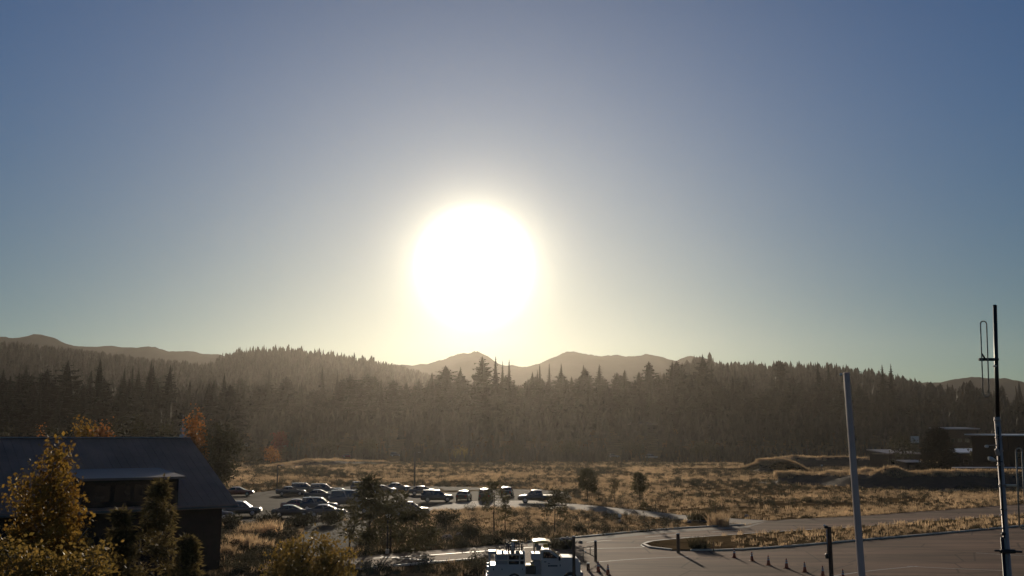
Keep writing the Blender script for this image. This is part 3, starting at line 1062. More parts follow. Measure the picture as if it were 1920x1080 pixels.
broadleaf(405, 858, 150, 30, 'dark rounded bush against the end wall of the building', M['darkleaf'], 623, leaf=.3, n=900)


for i, (u, vb, vt, w, lab) in enumerate([
    (432, 992, 972, 44, 'dark bush at the building end below the grey SUV'), (500, 990, 966, 62, 'wide dark hedge bush in front of the near row of cars'),
    (566, 987, 968, 56, 'dark bush left of the driveway below the parked cars'), (622, 984, 962, 50, 'dark bush where the driveway meets the car park'),
    (836, 985, 962, 66, 'reddish dark bush under the pale path left of the pines'), (880, 1010, 992, 40, 'low dark bush beside the boulders left of the truck')]):
    b = G(u, vb)
    broadleaf(u, vt, b.y, w, lab, M['darkleaf'], 640 + i, leaf=.2, n=1300, lumps=8)

# ---- trees near the camera
def big_leaf_tree(name, label, u, Y, blobs_px, leaf, n, cmat, seed, bark, lean=0.0):
    """blobs in pixels: (u, v, half width px, half height px, depth offset m)"""
    base = P(u, 900, Y); base.z = 0.0
    blobs = []
    for (bu, bv, rw, rh, dy) in blobs_px:
        c = P(bu, bv, Y + dy)
        blobs.append((c.x - base.x, dy, c.z, rw / F * Y, rh / F * Y))
    top = max(b[2] + b[4] for b in blobs)
    cr = leaf_crown(blobs, n, leaf, seed)
    t = empty(name, base, 0, label, 'tree')
    link('crown', mesh_np('crown', cr[0], cr[1], cmat), t)
    tr = MB()
    rg = random.Random(seed)
    tp = Vector((lean, 0, top * .93))
    pts_ = [Vector((rg.uniform(-.06, .06), rg.uniform(-.06, .06), 0)).lerp(tp, k / 6) + Vector((rg.uniform(-.05, .05), 0, 0)) for k in range(7)]
    for k in range(6):
        tr.tube(pts_[k], pts_[k + 1], .13 * (1 - k * .15), .13 * (1 - (k + 1) * .15), 8)
    for b in blobs:
        zz = max(0.3, b[2] - abs(b[0] - lean * b[2] / top) * 1.1 - .4)
        q = pts_[0].lerp(pts_[-1], min(1, zz / tp.z))
        tr.tube(q, Vector(b[:3]), .05, .014, 6)
    tr.build('trunk', bark, t)
    return t


big_leaf_tree('aspen_tree', 'golden aspen with orange leaf tips in front of the dark building', 92, 38,
              [(108, 862, 26, 30, 0), (100, 905, 32, 30, .3), (66, 905, 22, 30, -.3), (140, 872, 14, 16, .2), (60, 945, 34, 28, 0), (108, 950, 30, 28, -.3),
               (132, 905, 14, 14, 0), (125, 945, 22, 22, .3), (42, 905, 18, 12, .2), (34, 930, 16, 14, 0), (70, 985, 36, 28, .2), (118, 990, 36, 26, 0), (150, 965, 14, 20, .3), (28, 1000, 22, 20, -.2),
               (60, 1030, 44, 30, 0), (128, 1030, 40, 26, .2), (165, 990, 10, 10, 0)],
              .15, 7200, M['gold'], 701, M['palebark'])
big_leaf_tree('aspen_tree', 'olive and orange tree crown filling the bottom left corner', 70, 30,
              [(20, 1060, 50, 40, 0), (90, 1070, 60, 34, .3), (160, 1075, 50, 36, 0), (190, 1040, 26, 22, -.2), (10, 1030, 20, 22, .2), (60, 1120, 90, 40, 0), (150, 1120, 70, 40, 0)],
              .13, 6500, M['olive'], 702, M['palebark'])
big_leaf_tree('broadleaf_tree', 'yellow green small tree with speckled leaves at bottom left of the road', 572, 46,
              [(560, 1032, 34, 26, 0), (600, 1020, 26, 18, .4), (540, 1050, 34, 26, -.3), (620, 1042, 32, 26, .2), (580, 1062, 60, 30, 0), (530, 1075, 40, 24, 0), (634, 1072, 34, 24, .2), (590, 1005, 12, 12, 0), (570, 1095, 80, 30, 0), (650, 1030, 14, 16, 0)],
              .15, 6500, M['olive'], 703, M['bark'])


def near_conifer(label, u, Y, vt, wpx, seed):
    top = P(u, vt, Y)
    h = top.z; r = wpx / F * Y / 2
    cr1 = pine_crown(h, r, .25, seed, clumps=190, tuft=40, size=.36, shape='cone')
    t = thing_tree('pine_tree', label, (top.x, Y, 0), h, cr1, trunk_mesh(h * .95, .11, seed, limbs=14), M['nearpine'], M['bark'], 'pines before the dark building')
    return t


near_conifer('tall narrow pine in front of the right half of the dark building', 301, 46, 903, 120, 711)
near_conifer('shorter pine left of the tall one before the dark building', 228, 44, 962, 84, 712)
near_conifer('pine at the foot of the tall one, right of it before the dark building', 352, 44, 1010, 70, 713)

# ================================================================== GROUND COVER
# tufts
def tuft_mesh(name, n, h, spread, w, m, seed, curve=.4):
    rg = np.random.default_rng(seed)
    V = []; Fc = []
    for _ in range(n):
        a = rg.random() * 6.283; q = spread * math.sqrt(rg.random())
        x, y = q * math.cos(a), q * math.sin(a)
        hh = h * (.5 + .7 * rg.random())
        b = rg.random() * 6.283; s = (math.cos(b) * w, math.sin(b) * w)
        tx, ty = x + rg.normal(0, curve) * hh, y + rg.normal(0, curve) * hh
        mx_, my_ = (x * .6 + tx * .4), (y * .6 + ty * .4)
        i = len(V)
        V.extend(((x - s[0], y - s[1], -.05), (x + s[0], y + s[1], -.05), (mx_ + s[0] * .7, my_ + s[1] * .7, hh * .6), (mx_ - s[0] * .7, my_ - s[1] * .7, hh * .6), (tx, ty, hh)))
        Fc.append((i, i + 1, i + 2, i + 3)); Fc.append((i + 3, i + 2, i + 4))
    return mesh_np(name, V, Fc, m)


STRAW = [tuft_mesh('straw_tuft', 16, .55, .5, .035, M['straw'], 800 + k) for k in range(4)]
SAGE = []
for k in range(4):
    V_, F_ = leaf_crown([(0, 0, .3, .5, .32), (.25, .1, .3, .35, .25), (-.25, -.1, .26, .35, .24)], 190, .13, 820 + k)
    SAGE.append(mesh_np('sage_bush', V_, F_, M['sage']))
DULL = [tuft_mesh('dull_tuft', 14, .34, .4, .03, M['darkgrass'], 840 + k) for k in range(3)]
PAVED = [road_poly, path_poly, park_poly, drive_poly]


def free(x, y, keep_isl=False):
    ok = np.ones(len(x), bool)
    for p in PAVED:
        ok &= ~inpoly(x, y, p)
    return ok


BUILD_POLY = [(-19.5, 70), (-72, 38), (-84, 60), (-31, 90)]
def field_points(n, y0, y1, u0, u1, dens):
    Y = np.sqrt(RNG.uniform(y0 ** 2, y1 ** 2, n)); u = RNG.uniform(u0, u1, n)
    X = (u - 960) / F * Y * 1.0
    keep = free(X, Y) & (RNG.random(n) < dens(X, Y))
    keep &= ~inpoly(X, Y, BUILD_POLY)
    return X[keep], Y[keep]


def put(name, X, Y, Z, s, src, label, zvar=(.7, 1.3)):
    n = len(X)
    pts = np.stack([X, Y, Z], 1)
    s3 = np.stack([s, s, s * RNG.uniform(zvar[0], zvar[1], n)], 1)
    tag(scatter(name, pts, RNG.uniform(0, 6.28, n), s3, RNG.integers(0, len(src), n), src), label)


def patch(x, y, sc, seed, lo=.25):
    return np.clip(.5 + .8 * fbm(x / sc, y / sc, seed, 3), lo, 1)


X, Y = field_points(130000, 94, 350, 330, 2050, lambda x, y: np.clip((patch(x, y, 20, 41, .05) * 1.3 - .1) * np.interp(y, [94, 190, 350], [1.6, 1.1, .8]), 0.06, 1))
s = RNG.uniform(.5, 1.2, len(X)) * np.interp(Y, [94, 140, 350], [.5, .7, 1.15])
put('dry_grass', X, Y, tz(X, Y), s, STRAW, 'straw coloured dry grass covering the backlit field')
X, Y = field_points(26000, 92, 345, 330, 2050, lambda x, y: np.clip(patch(x, y, 12, 51, .1) * .9, 0, 1))
s = RNG.uniform(.4, 1.4, len(X)) * np.interp(Y, [92, 345], [.6, 1.1])
put('scrub', X, Y, tz(X, Y), s, SAGE, 'dark low scrub dotted over the dry field')
# grass on the banks
bx, bz, bs = [], [], []
for arr, crest, k in ((b1, c1, 11), (b2, c2, 11), (b3, c3, 11), (b4, c4, 11)):
    A = arr.reshape(-1, k, 3)
    for _ in range(len(A) * 55):
        i = random.randrange(len(A) - 1); j = random.choice((4, 4, 5, 5, 5, 5, 5, 6, 6, 6, 7, 7, 8, 3))
        a = random.random(); b = random.random()
        j = min(j, k - 2)
        q = (A[i, j] * (1 - a) + A[i + 1, j] * a) * (1 - b) + (A[i, j + 1] * (1 - a) + A[i + 1, j + 1] * a) * b
        bx.append(q)
bx = np.array(bx)
put('bank_grass', bx[:, 0], bx[:, 1], bx[:, 2], RNG.uniform(.5, 1.3, len(bx)), STRAW, 'dry grass on top of the earth banks')
# grass of the verge, the road edges and the shaded ground in front
n = 9000
Y = RNG.uniform(72, 125, n); X = RNG.uniform(8, 75, n)
k = inpoly(X, Y, isl_poly)
uu = 960 + F * X / Y
k &= RNG.random(n) < np.clip((uu - 1330) / 160, 0.03, 1)
X, Y = X[k], Y[k]
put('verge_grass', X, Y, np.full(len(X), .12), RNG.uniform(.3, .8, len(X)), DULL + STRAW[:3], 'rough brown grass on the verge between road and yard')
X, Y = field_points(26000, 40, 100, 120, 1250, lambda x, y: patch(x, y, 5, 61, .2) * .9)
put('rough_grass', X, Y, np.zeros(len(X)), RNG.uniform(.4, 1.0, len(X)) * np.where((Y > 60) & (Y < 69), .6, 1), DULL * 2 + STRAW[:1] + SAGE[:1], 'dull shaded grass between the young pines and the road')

# clumps of pale ornamental grass by the driveway
for i, (u, v, wpx, hpx, lab) in enumerate([
    (468, 1006, 46, 24, 'pale backlit grass clump topmost left of the driveway'),
    (507, 1004, 40, 28, 'pale backlit grass clump nearest the driveway'),
    (456, 1022, 54, 20, 'wide flattened pale grass clump below the topmost one'),
    (490, 1030, 44, 18, 'low pale grass clump behind the speckled small tree'),
    (425, 1046, 26, 24, 'tawny grass clump beside the dark building corner'),
    (1310, 1030, 34, 22, 'reddish dry bush on the nose of the verge behind the wooden post'),
    (1347, 986, 40, 24, 'golden dry bush between the path end and the road'),
    (1313, 975, 44, 18, 'dark low bush below the path right of the pine shadows'),
    (1052, 1028, 46, 22, 'dry brown bush behind the hood of the truck'),
]):
    b = G(u, v)
    r = wpx / F * b.y / 2; h = hpx / F * b.y
    o = link('ornamental_grass' if i < 5 else 'bush', tuft_mesh('clump', 260, h, r, .02 + .012 * r, M['straw'] if i in (0, 1, 2, 3, 4, 6) else M['darkgrass'], 860 + i, .35))
    o.location = b
    tag(o, lab, 'grass clump' if i < 5 else 'bush', 'pale grass clumps left of the driveway' if i < 5 else None)

# ================================================================== BUILDINGS
# dark gabled building at left
def dark_building():
    rz = R(37.0)
    o0 = P(345, 821, 79.0)
    t = empty('dark_building', (o0.x, o0.y, 0), rz, 'large dark building with a long brown metal roof at left', 'building')
    ridge_z, eave_z = o0.z, 4.5
    L, run = 52.0, 10.6
    sl = (ridge_z - eave_z) / run
    rf = MB()
    th = .24
    for s in (-1, 1):
        a, b = Vector((-L, s * run, eave_z)), Vector((.5, s * run, eave_z))
        c, d = Vector((.5, 0, ridge_z)), Vector((-L, 0, ridge_z))
        dn = Vector((0, 0, -th))
        rf.add([a, b, c, d, a + dn, b + dn, c + dn, d + dn], [(0, 1, 2, 3), (7, 6, 5, 4), (0, 4, 5, 1), (1, 5, 6, 2), (3, 7, 4, 0)])
    roof = rf.build('roof', M['roof'], t)
    MB().box(((.5 - L) / 2, 0, ridge_z + .02), (L + .5, .5, .10), bev=.03).build('ridge_cap', M['roofcap'], roof)
    MB().box(((.5 - L) / 2, -run - .08, eave_z - .14), (L + .5, .14, .16), bev=.03).build('gutter', M['frame'], roof)
    # panels of the front slope stand between raised seams
    sm = MB()
    d = Vector((0, run, ridge_z - eave_z)).normalized(); nn = Vector((0, -d.z, d.y))
    x = -L + .4
    while x < .3:
        p0 = Vector((x, -run + .02, eave_z + .01)); p1 = Vector((x, -.3, ridge_z - .3 * sl + .01))
        s_ = Vector((.02, 0, 0)); o_ = nn * .035
        sm.quad(p0 - s_, p0 + o_, p1 + o_, p1 - s_); sm.quad(p0 + o_, p0 + s_, p1 + s_, p1 + o_)
        x += .6
    so = sm.build('roof_seams', M['roof'], roof, fix=False); so['kind'] = 'stuff'
    wl = MB()
    wr = run - .9
    zt = eave_z + .9 * sl - th
    prof = [(-wr, -.3), (wr, -.3), (wr, zt), (0, ridge_z - th - .02), (-wr, zt)]
    wl.loft([[Vector((x, y, z)) for y, z in prof] for x in (-L + .7, -.3)])
    wl.build('wall', M['sidingdark'], t)
    for x in (-44, -38, -31, -25, -13.5, -5.2):
        yw = -wr
        fr = MB()
        for bxx, bz, sx, sz in ((0, .65, 1.5, .1), (0, -.65, 1.5, .1), (-.7, 0, .1, 1.2), (.7, 0, .1, 1.2)):
            fr.box((x + bxx, yw - .03, 2.2 + bz), (sx, .1, sz))
        f_ = fr.build('window', M['frame'], t)
        MB().box((x, yw - .012, 2.2), (1.3, .02, 1.2)).build('pane', M['glass'], f_)
    dr = MB().box((-9.2, -wr - .04, 1.05), (1.0, .08, 2.1)).build('door', M['frame'], t)
    MB().tube((-8.8, -wr - .1, 1.0), (-8.8, -wr - .1, 1.15), .02).build('handle', M['greysteel'], dr)
    # two shed dormers with paler, flatter roofs
    for (xa, xb, lab) in ((-10.2, -3.4, 'wide shed dormer with a paler flat roof'), (-22.5, -16.2, 'left shed dormer with a paler flat roof')):
        yf = -run + .25
        zf = 6.55; zb = 7.0
        yb = -run + (zb - eave_z) / sl - .05
        d_ = MB()
        q = [(xa, yf - .5, zf), (xb, yf - .5, zf), (xb, yb, zb), (xa, yb, zb)]
        d_.add(q + [(x, y, z - .16) for x, y, z in q], [(0, 1, 2, 3), (4, 7, 6, 5), (0, 4, 5, 1), (1, 5, 6, 2), (2, 6, 7, 3), (3, 7, 4, 0)])
        dm = d_.build('dormer', M['roofcap2'], t)
        dm['label'] = lab
        zbase = eave_z + .12
        w_ = MB()
        ps = [(yf, zbase), (yb - .3, zb - .18), (yf, zf - .18)]
        w_.loft([[Vector((x, y, z)) for y, z in ps] for x in (xa + .3, xb - .3)])
        w_.build('dormer_wall', M['sidingdark'], dm)
        k = 4
        for q_ in range(k):
            cx = xa + .9 + (q_ + .5) * (xb - xa - 1.8) / k
            MB().box((cx, yf - .02, (zbase + zf) / 2 - .05), (1.0, .05, 1.1)).build('dormer_window', M['glass'], dm)
    return t


M['roofcap2'] = mat('pale_dormer_roof', (0.15, 0.105, 0.095), 0.5, 0.12, 1.0, 0.05, 6)
dark_building()


def low_building(name, label, u0, u1, vroof, vbase, depth, wall, roofm, over=0.6, rt=0.35, wins=4, slope=0.0, steps=None):
    b0, b1 = G(u0, vbase), G(u1, vbase)
    Y = (b0.y + b1.y) / 2
    zg = float(tz((b0.x + b1.x) / 2, Y))
    x0, x1 = P(u0, vroof, Y).x, P(u1, vroof, Y).x
    zr = P(u0, vroof, Y).z
    t = empty(name, ((x0 + x1) / 2, Y, zg), R(5), label, 'building')
    w = x1 - x0; h = zr - zg
    MB().box((0, depth / 2, (h - rt) / 2 - .3), (w, depth, h - rt + .6)).build('wall', wall, t)
    r = MB()
    o = over
    r.add([(-w / 2 - o, -o, h - rt + .002), (w / 2 + o, -o, h - rt + .002), (w / 2 + o, depth + o, h - rt + slope), (-w / 2 - o, depth + o, h - rt + slope),
           (-w / 2 - o, -o, h), (w / 2 + o, -o, h), (w / 2 + o, depth + o, h + slope), (-w / 2 - o, depth + o, h + slope)],
          [(3, 2, 1, 0), (4, 5, 6, 7), (0, 1, 5, 4), (1, 2, 6, 5), (2, 3, 7, 6), (3, 0, 4, 7)])
    r.build('roof', roofm, t)
    for k in range(wins):
        cx = -w / 2 + (k + .5) * w / wins
        ww = min(1.8, w / wins * .5); wh = min(1.4, h * .35)
        fr = MB()
        for ox, oz, sx, sz in ((0, wh / 2, ww + .16, .1), (0, -wh / 2, ww + .16, .1), (-ww / 2, 0, .1, wh), (ww / 2, 0, .1, wh)):
            fr.box((cx + ox, -.04, h * .5 + oz), (sx, .12, sz))
        f_ = fr.build('window', M['frame'], t)
        MB().box((cx, -.012, h * .5), (ww - .1, .03, wh - .1)).build('pane', M['glass'], f_)
    return t


low_building('flat_building', 'building with bright white roof edge at the right picture edge', 1884, 2080, 815, 890, 16, M['sidingdark'], M['whitemetal'], 1.2, .3, 5, slope=.25)
low_building('flat_building', 'low building with stepped white roof left of the mast', 1800, 1868, 848, 884, 12, M['greysiding'], M['whitemetal'], .6, .3, 4, slope=.9)
low_building('flat_building', 'smaller grey building left of the dense dark conifer', 1664, 1726, 850, 882, 12, M['greysiding'], M['roofcap2'], .6, .3, 4, slope=1.0)
low_building('flat_building', 'small shed with pale roof line before the grey building', 1700, 1734, 866, 886, 5, M['greysiding'], M['roofcap'], .3, .2, 2, slope=.4)
low_building('flat_building', 'distant building with pale roof edge above the dense conifer', 1776, 1834, 803, 848, 14, M['sidingdark'], M['roofcap'], .8, .5, 4, slope=.6)
low_building('flat_building', 'dim distant hall with grey roof at the foot of the wood', 1180, 1232, 795, 812, 12, M['sidingdark'], M['roofcap2'], .8, .5, 5, slope=1.5)
# long rail roof in front of the buildings at right
def walkway():
    Y = 214.0; a = P(1792, 880, Y)
    x0, x1 = a.x, P(2060, 880, Y).x
    z = P(1860, 877, Y).z
    t = empty('covered_walkway', ((x0 + x1) / 2, Y, 0), 0, 'long thin white roofed walkway in front of the buildings at right', 'walkway')
    w = x1 - x0
    MB().box((0, .8, z), (w, 2.2, .18)).build('roof', M['whitemetal'], t)
    n = 9
    for k in range(n):
        MB().box((-w / 2 + .3 + k * (w - .6) / (n - 1), .0, (z - .09) / 2), (.14, .14, z - .09)).build('post', M['darksteel'], t)
    for zz in (.45, .95):
        MB().box((0, 0.12, zz), (w - .3, .05, .06)).build('rail', M['darksteel'], t)
walkway()


# ================================================================== VEHICLES
def wheel(parent, x, y, r, w, side):
    mb = MB()
    rings = []
    for yy, rr in ((-w / 2, r * .72), (-w / 2, r * .93), (-w * .35, r), (w * .35, r), (w / 2, r * .93), (w / 2, r * .72)):
        rings.append([Vector((x + rr * math.cos(a), y + yy, r + rr * math.sin(a))) for a in [2 * math.pi * i / 18 for i in range(18)]])
    mb.loft(rings, smooth=True)
    t = mb.build('wheel', M['rubber'], parent)
    rm = MB()
    yo = y + side * (w / 2 + .004)
    ring = [Vector((x + r * .64 * math.cos(a), yo, r + r * .64 * math.sin(a))) for a in [2 * math.pi * i / 14 for i in range(14)]]
    ring2 = [Vector((x + r * .22 * math.cos(a), yo + side * .03, r + r * .22 * math.sin(a))) for a in [2 * math.pi * i / 14 for i in range(14)]]
    rm.loft([ring, ring2], caps=True)
    rm.build('rim', M['rim'], t)
    return t


CARS = {
    # lower body stations (x, zbottom, ztop, halfwidth); cabin stations bottom x0..x1 and top x0..x1, height
    'suv': dict(L=4.7, low=[(-2.35, .45, .95, .78), (-2.25, .3, 1.02, .88), (-1.2, .28, 1.06, .93), (.9, .28, 1.06, .93), (1.2, .28, 1.02, .92), (2.15, .32, .92, .86), (2.35, .45, .74, .74)],
                cab=(-2.25, 1.15, -2.0, .35, 1.04, 1.72), wheels=(-1.4, 1.45), r=.37),
    'sedan': dict(L=4.7, low=[(-2.35, .42, .88, .74), (-2.2, .28, .98, .85), (-1.2, .24, .98, .9), (.8, .24, .96, .9), (1.1, .24, .92, .89), (2.15, .28, .8, .83), (2.35, .4, .64, .7)],
                  cab=(-1.75, 1.05, -1.0, .2, .95, 1.42), wheels=(-1.38, 1.42), r=.33),
    'pickup': dict(L=5.6, low=[(-2.8, .5, 1.05, .88), (-2.75, .45, 1.08, .92), (-.6, .4, 1.1, .95), (1.3, .4, 1.12, .95), (1.6, .4, 1.1, .94), (2.6, .42, 1.0, .9), (2.8, .5, .8, .8)],
                   cab=(-.75, 1.55, -.6, .85, 1.08, 1.82), wheels=(-1.75, 1.75), r=.40),
    'van': dict(L=5.2, low=[(-2.6, .45, 1.15, .86), (-2.5, .3, 1.2, .94), (-1.2, .28, 1.2, .97), (1.1, .28, 1.2, .97), (1.5, .28, 1.15, .96), (2.4, .32, .98, .9), (2.6, .45, .8, .78)],
                cab=(-2.5, 1.75, -2.4, .95, 1.18, 2.15), wheels=(-1.6, 1.65), r=.36),
}


def make_car(kind, paint, loc, rz, label, group):
    c = CARS[kind]
    t = empty({'suv': 'parked_suv', 'sedan': 'parked_car', 'pickup': 'pickup_truck', 'van': 'parked_van'}[kind], loc, rz, label, 'car' if kind != 'van' else 'van', group)
    mb = MB()
    rings = []
    for x, z0, z1, w in c['low']:
        rings.append([Vector((x, y, z)) for y, z in ((-w * .9, z0), (w * .9, z0), (w, z0 + .12), (w * 1.01, z1 - .14), (w * .9, z1), (-w * .9, z1), (-w * 1.01, z1 - .14), (-w, z0 + .12))])
    mb.loft(rings, smooth=True)
    xb0, xb1, xt0, xt1, zb, zt = c['cab']
    w = c['low'][2][3]
    wb, wtp = w * .93, w * .76
    lo = [Vector((xb0, -wb, zb)), Vector((xb1, -wb, zb)), Vector((xb1, wb, zb)), Vector((xb0, wb, zb))]
    xm = (xt0 + xt1) / 2
    up = [Vector((xt0, -wtp, zt - .05)), Vector((xt1, -wtp, zt - .07)), Vector((xt1, wtp, zt - .07)), Vector((xt0, wtp, zt - .05))]
    mb.loft([lo, up], caps=False)
    # crowned roof skin
    N = 7
    grid = []
    for i in range(N):
        for j in range(5):
            a = i / (N - 1); b = j / 4 * 2 - 1
            x = xt0 + (xt1 - xt0) * a
            grid.append(Vector((x, wtp * b, zt - .06 + .07 * (1 - b * b) * .8 + .05 * math.sin(math.pi * a))))
    mb.add(grid, [(i * 5 + j, i * 5 + j + 1, (i + 1) * 5 + j + 1, (i + 1) * 5 + j) for i in range(N - 1) for j in range(4)], 0, True)
    body = mb.build('body', paint, t)
    # windows set proud of the cabin
    def pane(name, a, b, c_, d, ins=.08, off=.012):
        pts_ = [Vector(p) for p in (a, b, c_, d)]
        ctr = sum(pts_, Vector()) / 4
        nrm = (pts_[1] - pts_[0]).cross(pts_[3] - pts_[0]).normalized()
        if nrm.dot(ctr - Vector((xm, 0, zb))) < 0: nrm = -nrm
        q = [p + (ctr - p) * ins + nrm * off for p in pts_]
        MB().add(q, [(0, 1, 2, 3)]).build(name, M['glass'], t, fix=False)
    pane('windscreen', lo[1], lo[2], up[2], up[1])
    pane('rear_window', lo[0], lo[3], up[3], up[0], .14)
    for a, b in ((0, 1), (3, 2)):
        m0 = lo[a].lerp(lo[b], .52); m1 = up[a].lerp(up[b], .5)
        pane('side_window', lo[a], m0, m1, up[a], .1)
        pane('side_window', m0, lo[b], up[b], m1, .1)
    for x in c['wheels']:
        for s in (-1, 1):
            wheel(t, x, s * (w - .10), c['r'], .24, s)
    xf = c['low'][-1]
    for s in (-1, 1):
        MB().box((xf[0] - .06, s * xf[3] * .8, (xf[1] + xf[2]) / 2 + .06), (.1, .3, .14), bev=.03).build('headlight', M['lampclear'], t)
        xr = c['low'][0]
        MB().box((xr[0] + .03, s * xr[3] * .85, xr[2] - .18), (.1, .22, .22), bev=.03).build('taillight', M['lampred'], t)
    MB().box((xf[0] - .01, 0, xf[1] + .12), (.12, 1.2, .16), bev=.03).build('bumper', M['black'], t)
    if kind == 'pickup':
        MB().box((-1.75, 0, 1.09), (1.9, 1.5, .04)).build('bed_floor', M['black'], t)
    return t


CAR_LIST = [
    ('suv', 'black', 819, 941, 0.15, 'black SUV with gleaming roof edge, first right of the thin light pole'),
    ('sedan', 'grey', 793, 928, 0.1, 'dark car with pale roof line behind the gleaming SUV'),
    ('sedan', 'black', 870, 938, 1.45, 'black car second right of the thin light pole, glinting on top'),
    ('suv', 'grey', 911, 938, 1.5, 'dark grey SUV right of the glinting black car, in line with the truck rear'),
    ('pickup', 'black', 1008, 943, 3.1, 'black pickup with lit roof at the right end of the car park'),
    ('sedan', 'blue', 951, 930, 1.5, 'dark blue car in the gap before the pickup at right'),
    ('sedan', 'grey', 545, 929, 0.2, 'dark car at the left of the main row of parked cars'),
    ('suv', 'black', 570, 925, 0.2, 'black SUV behind the first car at the left of the row'),
    ('suv', 'black', 607, 927, 0.15, 'black SUV with pale roof in the middle of the left row'),
    ('sedan', 'grey', 600, 936, 0.1, 'grey car in front of the black SUV with pale roof'),
    ('sedan', 'white', 640, 933, 0.1, 'pale car right of the grey one in the left row'),
    ('van', 'silver', 655, 949, 0.05, 'silver blue van nearest the big open crowned pine'),
    ('suv', 'blue', 683, 922, 0.2, 'dark blue SUV in the back row behind the van'),
    ('sedan', 'black', 718, 926, 0.2, 'black car showing above the open pine crown'),
    ('sedan', 'silver', 745, 921, 0.2, 'light car near the foot of the thin light pole'),
    ('sedan', 'red', 562, 957, 0.1, 'dark red car in the near row of the car park'),
    ('suv', 'grey', 598, 958, 0.1, 'grey SUV right of the dark red car in the near row'),
    ('sedan', 'black', 548, 970, 0.1, 'black car lowest left in the near row'),
    ('sedan', 'blue', 612, 969, 0.1, 'dark blue car below the grey SUV in the near row'),
    ('suv', 'grey', 452, 967, 0.1, 'grey SUV just right of the dark building corner'),
    ('sedan', 'blue', 398, 974, 0.1, 'dark blue car half hidden by the dark building corner'),
    ('sedan', 'red', 447, 930, 0.15, 'small red car at the left end of the field'),
    ('suv', 'tan', 768, 968, 0.1, 'tan SUV half hidden behind the low bushy pine'),
    ('sedan', 'green', 705, 962, 0.1, 'dark green car seen through the open pine crown'),
    ('suv', 'white', 468, 838, 0.05, 'white SUV left of the two in front of the far wood'),
    ('sedan', 'white', 532, 838, 0.05, 'white car under the red leaved tree far away'),
    ('sedan', 'red', 652, 858, 0.1, 'red car above the low dirt bank'),
    ('suv', 'blue', 742, 856, 0.1, 'far dark blue SUV left of the light pole top'),
    ('sedan', 'silver', 1150, 858, 0.1, 'far silver car below the hall at the foot of the wood'),
    ('suv', 'white', 1222, 860, 0.1, 'far white SUV right of the silver one below the hall'),
    ('pickup', 'white', 1655, 872, 0.05, 'small white pickup between the bank and the grey building'),
]
for kind, colr, u, v, rz, lab in CAR_LIST:
    p = G(u, v)
    make_car(kind, M['car_' + colr], (p.x, p.y, max(p.z, 0.0) + .01), rz, lab, 'parked cars')


